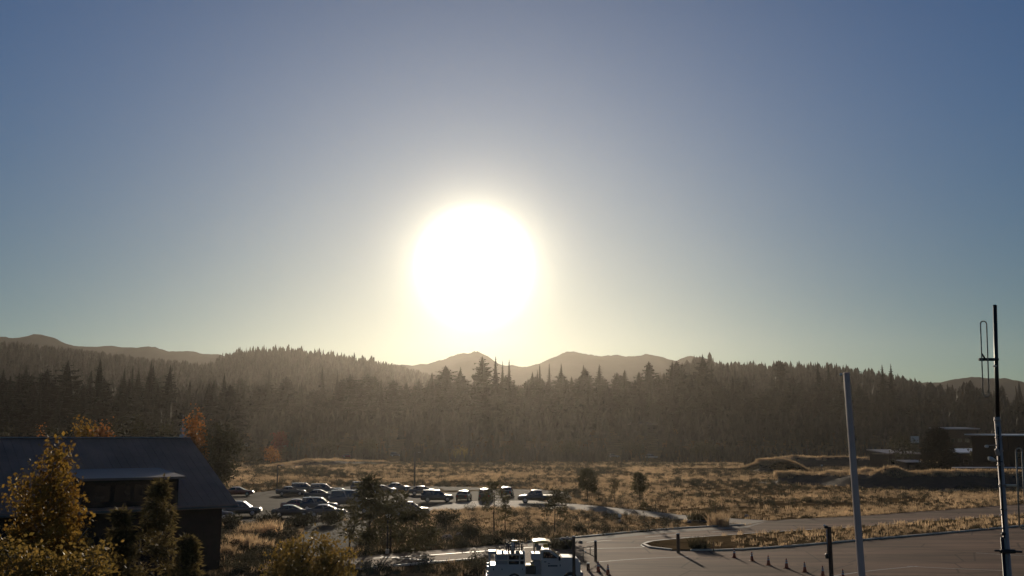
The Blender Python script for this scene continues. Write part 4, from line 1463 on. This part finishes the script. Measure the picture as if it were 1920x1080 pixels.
# ---- the white service truck
def service_truck():
    base = G(1002, 1096)
    S = 30.0
    t = empty('service_truck', (base.x, base.y, .012), R(1.5), 'white utility service truck with tool racks parked at the bottom', 'truck')
    W = .98

    def X(u): return (u - 1002) / S
    def Z(v): return (1096 - v) / S
    def slab(name, outline, w0, w1, m, par=t, inset=.05):
        """side outline (u, v) extruded across the truck, edges drawn in a little"""
        mb = MB()
        pts_ = [(X(a), Z(b)) for a, b in outline]
        cx = sum(p[0] for p in pts_) / len(pts_); cz = sum(p[1] for p in pts_) / len(pts_)
        rings = []
        for y, k in ((w0, 1 - inset), (w0 + .05 * (1 if w1 > w0 else -1), 1), (w1 - .05 * (1 if w1 > w0 else -1), 1), (w1, 1 - inset)):
            rings.append([Vector((cx + (px - cx) * k, y, cz + (pz - cz) * k)) for px, pz in pts_])
        mb.loft(rings)
        return mb.build(name, m, par)
    # chassis
    MB().box((X(1000), 0, Z(1079)), (5.4, .9, .22)).build('chassis', M['black'], t)
    # cab: lower body with wheel arch, cabin, hood
    arch = [(1068 + 14 * math.cos(a), 1083 - 14 * math.sin(a)) for a in np.linspace(0.05, math.pi - .05, 9)]
    cab = slab('cab', [(1013, 1079), (1013, 1046), (1053, 1046.5), (1083, 1048.5), (1087, 1056), (1088, 1076)] + [(1086, 1081)] + arch + [(1050, 1080)], -W, W, M['white'], inset=.02)
    hood = slab('hood', [(1050, 1047), (1053, 1043.2), (1070, 1043.6), (1082, 1045.5), (1086, 1050), (1080, 1050)], -W * .9, W * .9, M['white'], cab, .03)
    cabin = slab('cabin', [(1013, 1047), (1013.5, 1031.5), (1016, 1029.6), (1029, 1029.6), (1033, 1031.2), (1052, 1045.5), (1052, 1047)], -W * .86, W * .86, M['white'], cab, .03)
    for s in (-1, 1):
        yo = s * (W * .86 + .012)
        def sp(u, v, dy=0): return Vector((X(u), yo + dy * s, Z(v)))
        dw = MB().add([sp(1017, 1045.2), sp(1017.3, 1033), sp(1028, 1033), sp(1046, 1045.2)], [(0, 1, 2, 3)]).build('door_window', M['glass'], t, fix=False)
        dr = MB()
        yd = s * (W + .012)
        def bx_(u0, v0, u1, v1, th=.02):
            dr.box(((X(u0) + X(u1)) / 2, yd, (Z(v0) + Z(v1)) / 2), (abs(X(u1) - X(u0)), th, abs(Z(v1) - Z(v0))), bev=.008)
        bx_(1015, 1048, 1052, 1077)
        door = dr.build('door', M['white'], t)
        MB().box((X(1021), yd + s * .03, Z(1051)), (.16, .04, .05), bev=.01).build('handle', M['black'], door)
        # dark lettering across the door: unreadable row of blocks and a mark
        lt = MB()
        x = 1026.0
        for wd in (3.2, 2.0, 2.6, 1.8, 2.4, 2.2, 1.6, 2.6):
            lt.box((X(x + wd / 2), yd + s * .012, Z(1058.3)), (wd * .82 / S, .006, 2.9 / S)); x += wd * .98
        lt.box((X(1049), yd + s * .012, Z(1057.6)), (1.6 / S, .006, 3.6 / S))
        lt.box((X(1028), yd + s * .012, Z(1054)), (4 / S, .006, 1.1 / S))
        lt.build('door_lettering', M['black'], door)
        MB().box((X(1047.5), s * (W + .16), Z(1044)), (.12, .26, .3), bev=.04).build('mirror', M['black'], t)
        MB().box((X(1033), s * (W * .85), Z(1080.5)), (1.15, .2, .06), bev=.02).build('step', M['black'], t)
        MB().box((X(1085), s * W * .78, Z(1056)), (.12, .32, .22), bev=.04).build('headlight', M['lampclear'], t)
    MB().add([Vector((X(1034.3), -W * .78, Z(1031.6) + .01)), Vector((X(1034.3), W * .78, Z(1031.6) + .01)), Vector((X(1051), W * .82, Z(1044) + .02)), Vector((X(1051), -W * .82, Z(1044) + .02))], [(0, 1, 2, 3)]).build('windscreen', M['glass'], t, fix=False)
    MB().box((X(1087.5), 0, Z(1057)), (.06, 1.2, .3), bev=.02).build('grille', M['black'], t)
    MB().box((X(1089), 0, Z(1074)), (.22, 2.0, .26), bev=.06).build('bumper', M['greysteel'], t)
    # service body at the rear
    arch2 = [(963 + 13 * math.cos(a), 1085 - 14 * math.sin(a)) for a in np.linspace(0.05, math.pi - .05, 9)]
    lower = slab('service_body', [(916, 1084), (916, 1057), (984, 1057), (984, 1070), (984, 1081)] + arch2 + [(948, 1083)], -W * 1.08, W * 1.08, M['white'], inset=.02)
    for s in (-1, 1):
        y = s * W * 1.04
        fr = MB()
        for a in (928.5, 951.5, 973, 982):
            fr.box((X(a), y, Z(1047.7)), (.07, .07, 19.6 / S - .04))
        for b in (1037.6, 1048, 1056.6):
            fr.box((X(955), y, Z(b)), (56 / S, .06, .07))
        fr.build('side_frame', M['white'], t)
        MB().box((X(940), y - s * .05, Z(1047.5)), (22 / S, .02, 18 / S)).build('side_panel', M['greysteel'], t)
        MB().box((X(967), y - s * .06, Z(1047.5)), (29 / S, .02, 18 / S)).build('side_panel', M['glass'], t)
        for a in (921, 937, 975.5):
            MB().box((X(a), s * (W * 1.08 + .012), Z(1066)), (8.5 / S, .03, 12 / S), bev=.01).build('locker_door', M['white'], lower)
            MB().box((X(a + 3), s * (W * 1.08 + .04), Z(1064)), (.05, .03, .1)).build('latch', M['black'], lower)
    MB().box((X(916.5), 0, Z(1047.5)), (.1, W * 1.9, 19 / S)).build('rear_panel', M['white'], t)
    for s in (-1, 1):
        for v in (1062, 1071):
            MB().box((X(913.5), s * .85, Z(v)), (.16, .2, .2), bev=.04).build('taillight', M['lampclear'], t)
    MB().box((X(913), 0, Z(1080)), (.2, 2.0, .14), bev=.03).build('rear_bumper', M['greysteel'], t)
    MB().box((X(922), -.4, Z(1034.5)), (.56, .9, .18), bev=.04).build('roof_box', M['white'], t)
    MB().box((X(955), 0, Z(1037)), (56 / S, W * 1.9, .06)).build('top_rack', M['darksteel'], t)
    # rack uprights with rails, all on top of the service body
    for a, top in ((930, 1030), (936, 1024), (944, 1026), (949, 1016), (953, 1018), (957, 1022), (963, 1014), (968, 1016), (973, 1017), (976, 1018), (979, 1017)):
        for s in (-.8, .8) if a % 2 else (-.8,):
            MB().tube((X(a), s, Z(1037)), (X(a) + random.uniform(-.02, .02), s, Z(top)), .022, n=6).build('rack_post', M['darksteel'], t)
    for a, b, v in ((928, 982, 1031), (946, 982, 1024)):
        MB().tube((X(a), -.8, Z(v)), (X(b), -.8, Z(v)), .02, n=6).build('rack_rail', M['darksteel'], t)
        MB().tube((X(a), .8, Z(v)), (X(b), .8, Z(v)), .02, n=6).build('rack_rail', M['darksteel'], t)
    MB().tube((X(961), -.5, Z(1036)), (X(961), -.5, Z(1016)), .12, .10, n=12).build('gas_bottle', M['conewhite'], t)
    MB().box((X(964), -.5, Z(1014.6)), (.38, .38, .09), bev=.02).build('bottle_tray', M['cream'], t)
    for a, y in ((941, -.7), (953, -.6), (967, -.75), (971, -.5), (981, -.8)):
        MB().tube((X(a), y, Z(1036)), (X(a), y, Z(1031.6)), .07, .07, n=10).build('canister', M['conewhite'], t)
    # platform over the back of the cab
    for a in (1002, 1030):
        for s in (-.7, .7):
            MB().tube((X(a), s, Z(1030 if a > 1014 else 1060)), (X(a), s, Z(1019.5)), .028, n=6).build('canopy_post', M['darksteel'], t)
    cn = MB()
    o = [(998, 1018), (999, 1014.6), (1006, 1013.6), (1014, 1012.6), (1024, 1013.2), (1032, 1015.4), (1033.2, 1018)]
    slab('canopy', o, -.82, .82, M['cream'])
    MB().box((X(1023), -.3, Z(1024)), (.3, .5, .22), bev=.03).build('yellow_case', M['yellow'], t)
    for a, v in ((1006, 1023), (1009, 1029), (1011, 1026)):
        MB().box((X(a), -.35, Z(v)), (.24, .5, .2), bev=.03).build('gear_case', M['greysteel'], t)
    # between cab and body: deck, tool box, reel
    MB().box((X(999), 0, Z(1076)), (30 / S, 1.7, .12)).build('deck', M['white'], t)
    MB().box((X(994), -.35, Z(1066.5)), (19 / S, 1.1, 15 / S), bev=.03).build('tool_box', M['black'], t)
    MB().box((X(993), -.35, Z(1058.3)), (15 / S, 1.0, .07), bev=.02).build('tool_box_lid', M['cream'], t)
    MB().tube((X(996.5), -.3, Z(1057.6)), (X(996.5), -.3, Z(1052.6)), .09, .07, n=10).build('beacon', M['conewhite'], t)
    MB().box((X(1004), -.2, Z(1042.5)), (17 / S, 1.3, 12 / S), bev=.03).build('upper_box', M['white'], t)
    MB().box((X(1006), -.2, Z(1063)), (14 / S, 1.3, 26 / S), bev=.03).build('compressor', M['greysteel'], t)
    for a in (963, 1068):
        for s in (-1, 1):
            wheel(t, X(a), s * (W - .12), .42, .28, s)
    return t


service_truck()


# ================================================================== STREET FURNITURE
def cone_proto():
    t = empty('traffic_cone', (0, 0, 0))
    MB().box((0, 0, .02), (.36, .36, .04), bev=.015).build('base', M['conered'], t)
    mb = MB()
    rings = []
    for z, r in ((.04, .145), (.1, .13), (.68, .035), (.70, .03)):
        rings.append([Vector((r * math.cos(a), r * math.sin(a), z)) for a in [2 * math.pi * i / 14 for i in range(14)]])
    mb.loft(rings, smooth=True).build('cone_body', M['conered'], t)
    for z0, z1 in ((.36, .46), (.52, .58)):
        mb = MB(); rr = []
        for z in (z0, z1):
            r = .13 + (z - .1) / .58 * (.035 - .13) + .004
            rr.append([Vector((r * math.cos(a), r * math.sin(a), z)) for a in [2 * math.pi * i / 14 for i in range(14)]])
        mb.loft(rr, caps=False, smooth=True).build('collar', M['conewhite'], t)
    return t


cp = cone_proto()
CONES = [(1377, 1046, 'traffic cone at the far end of the line in the yard'), (1410, 1052, 'small faded cone second from the far end of the line'), (1441, 1060, 'third traffic cone from the far end, left of the pale pole'),
         (1475, 1066, 'fourth traffic cone in the line across the yard'), (1509, 1073, 'dark cone in the line just left of the wooden pole'),
         (1543, 1081, 'cone at the foot of the wooden pole with a conduit'), (1581, 1088, 'cone cut by the picture edge right of the wooden pole'),
         (1122, 1072, 'traffic cone right of the truck, nearer the gate post'), (1140, 1078, 'traffic cone right of its twin beside the truck')]
for i, (u, v, lab) in enumerate(CONES):
    o = cp if i == 0 else copy_tree(cp)
    p = G(u, v)
    o.location = (p.x, p.y, .012)
    o.rotation_euler = (0, 0, random.uniform(0, 1.5))
    tag(o, lab, 'cone', 'traffic cones in the yard')


def simple_post(name, label, u, vb, vt, wpx, m, cap=None, cat='post'):
    b = G(u, vb); top = P(u, vt, b.y)
    h = top.z - b.z; r = wpx / F * b.y / 2
    t = empty(name, b, random.uniform(0, 1), label, cat)
    mb = MB()
    mb.loft([[Vector((rr * math.cos(a), rr * math.sin(a), z)) for a in [2 * math.pi * i / 12 for i in range(12)]] for z, rr in ((-.1, r), (h * .5, r * .98), (h - .03, r * .95), (h, r * .8))], smooth=False)
    mb.build('shaft', m, t)
    if cap: MB().tube((0, 0, h), (0, 0, h + .06), r * 1.15, r * .9, 12).build('cap', cap, t)
    return t


simple_post('wooden_post', 'thick wooden post standing alone before the verge nose', 1272, 1037, 1001, 6.5, M['wood'], M['conewhite'])
simple_post('bollard', 'short dark bollard beside the truck bumper', 1103, 1070, 1057, 6, M['wood'], M['conewhite'])
simple_post('marker_post', 'thin marker post on the verge left of the cones', 1338, 1036, 1014, 2.2, M['wood'])


def gate():
    pb = G(1117, 1053)
    t = empty('swing_gate', pb, 0, 'open farm gate hung on a thick wooden post right of the truck', 'gate')
    s = pb.y / F
    h = (1053 - 1017) * s
    MB().loft([[Vector((rr * math.cos(a), rr * math.sin(a), z)) for a in [2 * math.pi * i / 12 for i in range(12)]] for z, rr in ((-.1, .11), (h * .6, .11), (h, .10))]).build('gate_post', M['wood'], t)
    MB().tube((0, 0, h), (0, 0, h + .08), .12, .06, 12).build('post_cap', M['conewhite'], t)
    w = (1117 - 1093) * s
    for z0, z1 in ((1025, 1028), (1044, 1033)):
        MB().tube((-.1, 0, (1053 - z0) * s), (-w, -.2, (1053 - z1) * s), .028, n=8).build('rail', M['darksteel'], t)
    for u, va, vb in ((1094, 1028, 1054), (1107, 1026, 1040)):
        MB().tube((-(1117 - u) * s, -.2 * (1117 - u) / 24, (1053 - va) * s), (-(1117 - u) * s, -.2 * (1117 - u) / 24, max(-.05, (1053 - vb) * s)), .03, n=8).build('stile', M['darksteel'], t)
    MB().tube((-(1117 - 1097) * s, -.16, (1053 - 1034) * s), (-(1117 - 1099) * s, -.16, (1053 - 1037) * s), .05, n=8).build('latch', M['alu'], t)


gate()


def arm_post():
    Y = 53.0
    b = P(1075.5, 1000, Y); s = Y / F
    t = empty('arm_post', (b.x, Y, 0.012), 0, 'dark post with a braced side arm in front of the truck hood', 'post')
    h = P(1075.5, 1007, Y).z
    MB().loft([[Vector((rr * math.cos(a), rr * math.sin(a), z)) for a in [2 * math.pi * i / 12 for i in range(12)]] for z, rr in ((0, .088), (h, .082))]).build('shaft', M['wood'], t)
    MB().tube((0, 0, h), (0, 0, h + .06), .085, .05, 12).build('cap', M['conewhite'], t)
    L = (1075 - 1052) * s
    MB().box((-L / 2, 0, h - .08), (L, .09, .09), bev=.015, rot=(0, R(4), 0)).build('arm', M['greysteel'], t)
    MB().tube((-.08, 0, h - .75), (-L + .08, 0, h - .14), .022, n=8).build('brace', M['darksteel'], t)
    MB().box((-L, 0, h - .12), (.14, .12, .12), bev=.03).build('arm_end', M['alu'], t)
    MB().box((-L * .5, 0, h - .02), (.12, .1, .08), bev=.02).build('arm_clamp', M['alu'], t)


arm_post()


def conduit_pole():
    Y = 42.0
    b = P(1557, 1040, Y)
    t = empty('utility_post', (b.x, Y, 0.012), 0, 'brown wooden pole with a conduit and box on its left side', 'post')
    h = P(1553, 988, Y).z
    s = Y / F
    MB().loft([[Vector((rr * math.cos(a), rr * math.sin(a), z)) for a in [2 * math.pi * i / 12 for i in range(12)]] for z, rr in ((0, .105), (h, .088))]).build('shaft', M['wood'], t)
    MB().tube((-.125, -.05, h - 1.15), (-.125, -.05, h - .1), .028, n=8).build('conduit', M['greysteel'], t)
    MB().box((-.15, -.02, h - 1.2), (.14, .12, .2), bev=.02).build('junction_box', M['black'], t)
    MB().box((-.13, 0, h - .02), (.16, .14, .12), bev=.03).build('top_bracket', M['black'], t)
    MB().box((-.2, -.02, h + .05), (.09, .09, .07), bev=.02).build('sensor', M['lampclear'], t)


conduit_pole()


def light_pole(label, u, vb, vt, wpx, arm=True):
    b = G(u, vb); top = P(u, vt, b.y); h = top.z - b.z; r = wpx / F * b.y / 2
    t = empty('light_pole', b, 0, label, 'lamp post', 'thin light poles')
    MB().tube((0, 0, -.05), (0, 0, h), r * 1.1, r * .8, 8).build('shaft', M['darksteel'], t)
    MB().tube((0, 0, 0), (0, 0, .35), r * 2.2, r * 2.0, 8).build('base', M['kerb'], t)
    if arm:
        MB().tube((0, 0, h - .1), (.7, 0, h), r * .6, n=6).build('arm', M['darksteel'], t)
        MB().box((.8, 0, h), (.5, .25, .12), bev=.04).build('lamp_head', M['greysteel'], t)
    else:
        MB().tube((0, 0, h), (0, 0, h + .3), .16, .2, 10).build('lamp_head', M['lampclear'], t)
    return t


light_pole('tall thin light pole at the left end of the gleaming SUV', 777, 915, 848, 3.2)
light_pole('thin light pole at the left end of the field', 519, 921, 872, 2.4)
light_pole('short lamp post with a globe among the pines by the road', 726, 1038, 972, 3.2, arm=False)
light_pole('little lamp post with a globe on the grass under the path', 1162, 980, 970, 2.2, arm=False)
light_pole('far lamp post behind the long bank, left of the pale pole', 1542, 896, 874, 2.0, arm=False)
light_pole('distant lamp post on the skyline of the second bank', 1514, 868, 842, 1.8)


def pale_pole():
    Y = 21.0
    x = P(1606, 850, Y).x + .13
    t = empty('flagpole', (x, Y, 0), 0, 'tall pale grey pole right of centre reaching above the treetops', 'pole')
    h = P(1591, 700, Y).z
    # square tapered shaft
    MB().loft([[Vector((sx * r, sy * r, z)) for sx, sy in ((-1, -1), (-.55, -1.12), (.55, -1.12), (1, -1), (1.12, -.55), (1.12, .55), (1, 1), (.55, 1.12), (-.55, 1.12), (-1, 1), (-1.12, .55), (-1.12, -.55))] for z, r in ((0, .066), (h * .9, .055), (h - .02, .050))]).build('shaft', M['palepole'], t)
    MB().box((0, 0, h + .0), (.13, .13, .04), bev=.012).build('cap', M['palepole'], t)
    MB().box((-.12, 0, h - .02), (.06, .06, .06), bev=.015).build('pulley', M['alu'], t)
    MB().box((0, 0, .1), (.5, .5, .2), bev=.03).build('foot_plate', M['palepole'], t)
    t.rotation_euler = (0, R(-1.4), 0)


pale_pole()


def antenna_mast():
    Y = 9.0
    base_x = P(1887, 1017, Y).x
    top = P(1866, 573, Y).z
    mid = P(1872, 786, Y).z
    t = empty('antenna_mast', (base_x, Y, 0), 0, 'tall steel antenna mast with loop aerials and clamps at the right edge', 'mast')

    def L(u, v, dy=0.0):
        p = P(u, v, Y)
        return Vector((p.x - base_x, dy, p.z))
    r0, r1 = .0265, .0185
    MB().tube((0, 0, 0), (0, 0, mid + .02), r0, r0 * .94, 20).build('mast_pole', M['mastgrey'], t)
    MB().tube((0, 0, mid - .1), L(1865.5, 573), r1, r1 * .92, 16).build('upper_pole', M['darksteel'], t)
    MB().tube(L(1865.5, 573.5), L(1865.5, 571.5), .021, .012, 16).build('pole_cap', M['darksteel'], t)
    for v in (788, 821, 845, 872, 909, 955):
        z = L(1880, v).z
        MB().tube((0, 0, z - .006), (0, 0, z + .006), r0 + .004, n=20).build('clamp_ring', M['mastgrey'], t)

    def dipole(u0a, u0b, u1a, u1b, vb, vt, r, m, par):
        """loop whose two legs run from (u0a, vb)/(u0b, vb) up to (u1a, vt)/(u1b, vt)"""
        A, B, C, D = L(u0a, vb, -.05), L(u0b, vb, -.05), L(u1b, vt, -.05), L(u1a, vt, -.05)
        rad = (C - D).length / 2
        up = Vector((0, 0, 1))
        pts_ = [A, D]
        for k in range(1, 8):
            a = math.pi - math.pi * k / 8
            pts_.append((C + D) / 2 + (C - D).normalized() * rad * math.cos(a) + up * rad * math.sin(a))
        pts_ += [C, B]
        for k in range(1, 8):
            a = -math.pi * k / 8
            pts_.append((A + B) / 2 + (B - A).normalized() * rad * math.cos(a) + up * rad * math.sin(a))
        pts_.append(A)
        mb = MB().path(pts_, r, 8)
        return mb.build('dipole_loop', m, par)
    a, b = L(1832.5, 675, -.03), L(1869, 674, -.03)
    bm_ = MB().box((a + b) / 2, (b.x - a.x, .03, .026), bev=.005).build('boom', M['darksteel'], t)
    dipole(1838.5, 1849.5, 1833.5, 1845, 738, 609, .0058, M['mastgrey2'], bm_)
    MB().tube(L(1836, 664, -.05), L(1842, 673, -.05), .008, n=6).build('feed_stub', M['darksteel'], bm_)
    MB().box(L(1862, 687, -.03), (.026, .03, .016), bev=.004).build('bolt_head', M['alu'], t)
    a, b = L(1882, 909, -.03), L(1903, 911, -.03)
    ar = MB().box((a + b) / 2, (b.x - a.x, .025, .02), bev=.005).build('side_arm', M['alu'], t)
    dipole(1906, 1918, 1900, 1911, 985, 846, .0072, M['mastgrey2'], ar)
    # camera and floodlight on short brackets left of the mast
    cm = MB().tube(L(1874, 835, -.02), L(1849, 835, -.02), .004, n=8).build('camera_arm', M['mastgrey'], t)
    MB().box(L(1848, 837, -.02), (.034, .03, .026), bev=.008).build('camera', M['conewhite'], cm)
    MB().box(L(1868, 848, -.02), (.034, .04, .07), bev=.01, rot=(0, R(-14), 0)).build('junction_box', M['mastgrey'], t)
    c0 = L(1856, 861, -.03)
    fl = MB().loft([[c0 + Vector((xx, rr * math.cos(q), rr * math.sin(q) - xx * .3)) for q in [2 * math.pi * i / 14 for i in range(14)]] for xx, rr in ((-.028, .016), (-.014, .022), (.012, .021), (.03, .012), (.04, .006))], smooth=True).build('floodlight', M['conewhite'], t)
    MB().tube(c0 + Vector((.02, 0, -.01)), L(1878, 866, -.02), .006, n=8).build('bracket', M['darksteel'], fl)
    for v in (786, 796, 816, 872, 912, 965, 990):
        MB().box(L(1866 + (v - 786) * .05, v, -.02), (.016, .022, .012), bev=.003).build('clamp_bolt', M['alu'], t)
    MB().path([L(1869, 800, -.02), L(1874.5, 900, -.02), L(1879.5, 985, -.02), L(1881, 1030, -.025), L(1886, 1140, -.025)], .0085, 8).build('cable', M['black'], t)
    # stub pole with its cross arm
    s0 = L(1873.5, 1006, -.05)
    MB().tube((s0.x, s0.y, 0), s0, .0135, n=14).build('stub_pole', M['darksteel'], t)
    c1_ = L(1878, 1009, -.055)
    MB().tube((c1_.x, c1_.y, 0), c1_, .009, n=12).build('conduit', M['mastgrey2'], t)
    MB().box(L(1877, 1000, -.04), (.036, .04, .03), bev=.008, rot=(0, R(-30), 0)).build('pole_head', M['darksteel'], t)
    k0, k1 = L(1867, 1032, -.075), L(1896, 1032, -.075)
    cr = MB().box((k0 + k1) / 2, (k1.x - k0.x, .04, .034), bev=.007).build('cross_clamp', M['darksteel'], t)
    MB().tube(L(1857, 1030.5, -.075), L(1908, 1033, -.075), .009, n=10).build('cross_rod', M['darksteel'], cr)


M['mastgrey'] = mat('mast_steel', (0.40, 0.32, 0.28), 0.5, 0.15, 14.0, 0.05, 60, metal=0.2)
M['mastgrey2'] = mat('worn_conduit', (0.30, 0.27, 0.22), 0.6, 0.3, 20.0)
antenna_mast()

# small things
def rock(u, v, wpx, label, seed):
    b = G(u, v); r = wpx / F * b.y / 2
    bm = bmesh.new(); bmesh.ops.create_icosphere(bm, subdivisions=2, radius=r)
    rg = random.Random(seed)
    for q in bm.verts:
        q.co *= 1 + rg.uniform(-.16, .16); q.co.z *= .7
    me = bpy.data.meshes.new('boulder'); bm.to_mesh(me); bm.free(); me.materials.append(M['stone'])
    o = link('boulder', me); o.location = (b.x, b.y, b.z + r * .3)
    tag(o, label, 'boulder', 'pale boulders')


rock(1400, 969, 9, 'pale boulder near where the path joins the road', 1)
rock(1292, 980, 8, 'small boulder below the path beside the dark low bush', 2)
rock(862, 1006, 16, 'flat boulder in the grass left of the truck', 3)
rock(838, 1012, 20, 'larger flat boulder left of the other by the road', 4)
rock(1088, 1018, 8, 'small boulder on the grass edge above the hood of the truck', 5)


def sign_board(u, vb, vt, wpx, label):
    b = G(u, vb); top = P(u, vt, b.y); h = top.z - b.z; w = wpx / F * b.y
    t = empty('sign_board', b, 0, label, 'sign')
    for s in (-1, 1):
        MB().tube((s * w * .35, 0, -.05), (s * w * .35, 0, h), .05, n=8).build('leg', M['darksteel'], t)
    MB().box((0, -.08, h - w * .4), (w, .06, w * .8), bev=.02).build('panel', M['conewhite'], t)


sign_board(1717, 852, 818, 15, 'pale square board on legs above the low grey building')
def thin_mast():
    Y = 138.0
    b = P(341, 830, Y); top = P(340, 778, Y)
    t = empty('thin_pole', (b.x, Y, 0), 0, 'thin pale pole with two small boxes beyond the roof end', 'pole')
    MB().tube((0, 0, 0), (0, 0, top.z), .12, .05, 8).build('shaft', M['greysteel'], t)
    for v, w in ((806, .7), (818, .9)):
        MB().box((.12, -.15, P(341, v, Y).z), (w, .3, .45), bev=.06).build('equipment_box', M['whitemetal'], t)


thin_mast()

# ================================================================== HAZE
hb = MB().box((0, 1130, 122), (7100, 2740, 246))
hz = bpy.data.materials.new('haze_air'); hz.use_nodes = True
hz.node_tree.nodes.clear()
ho = hz.node_tree.nodes.new('ShaderNodeOutputMaterial')
hv = hz.node_tree.nodes.new('ShaderNodeVolumePrincipled')
hv.inputs['Color'].default_value = (1.0, 0.93, 0.84, 1)
hv.inputs['Density'].default_value = HAZE_DENSITY
hv.inputs['Anisotropy'].default_value = HAZE_G
hz.node_tree.links.new(hv.outputs[0], ho.inputs['Volume'])
tag(hb.build('haze', hz), 'thin sunlit haze filling the valley air', kind='stuff')
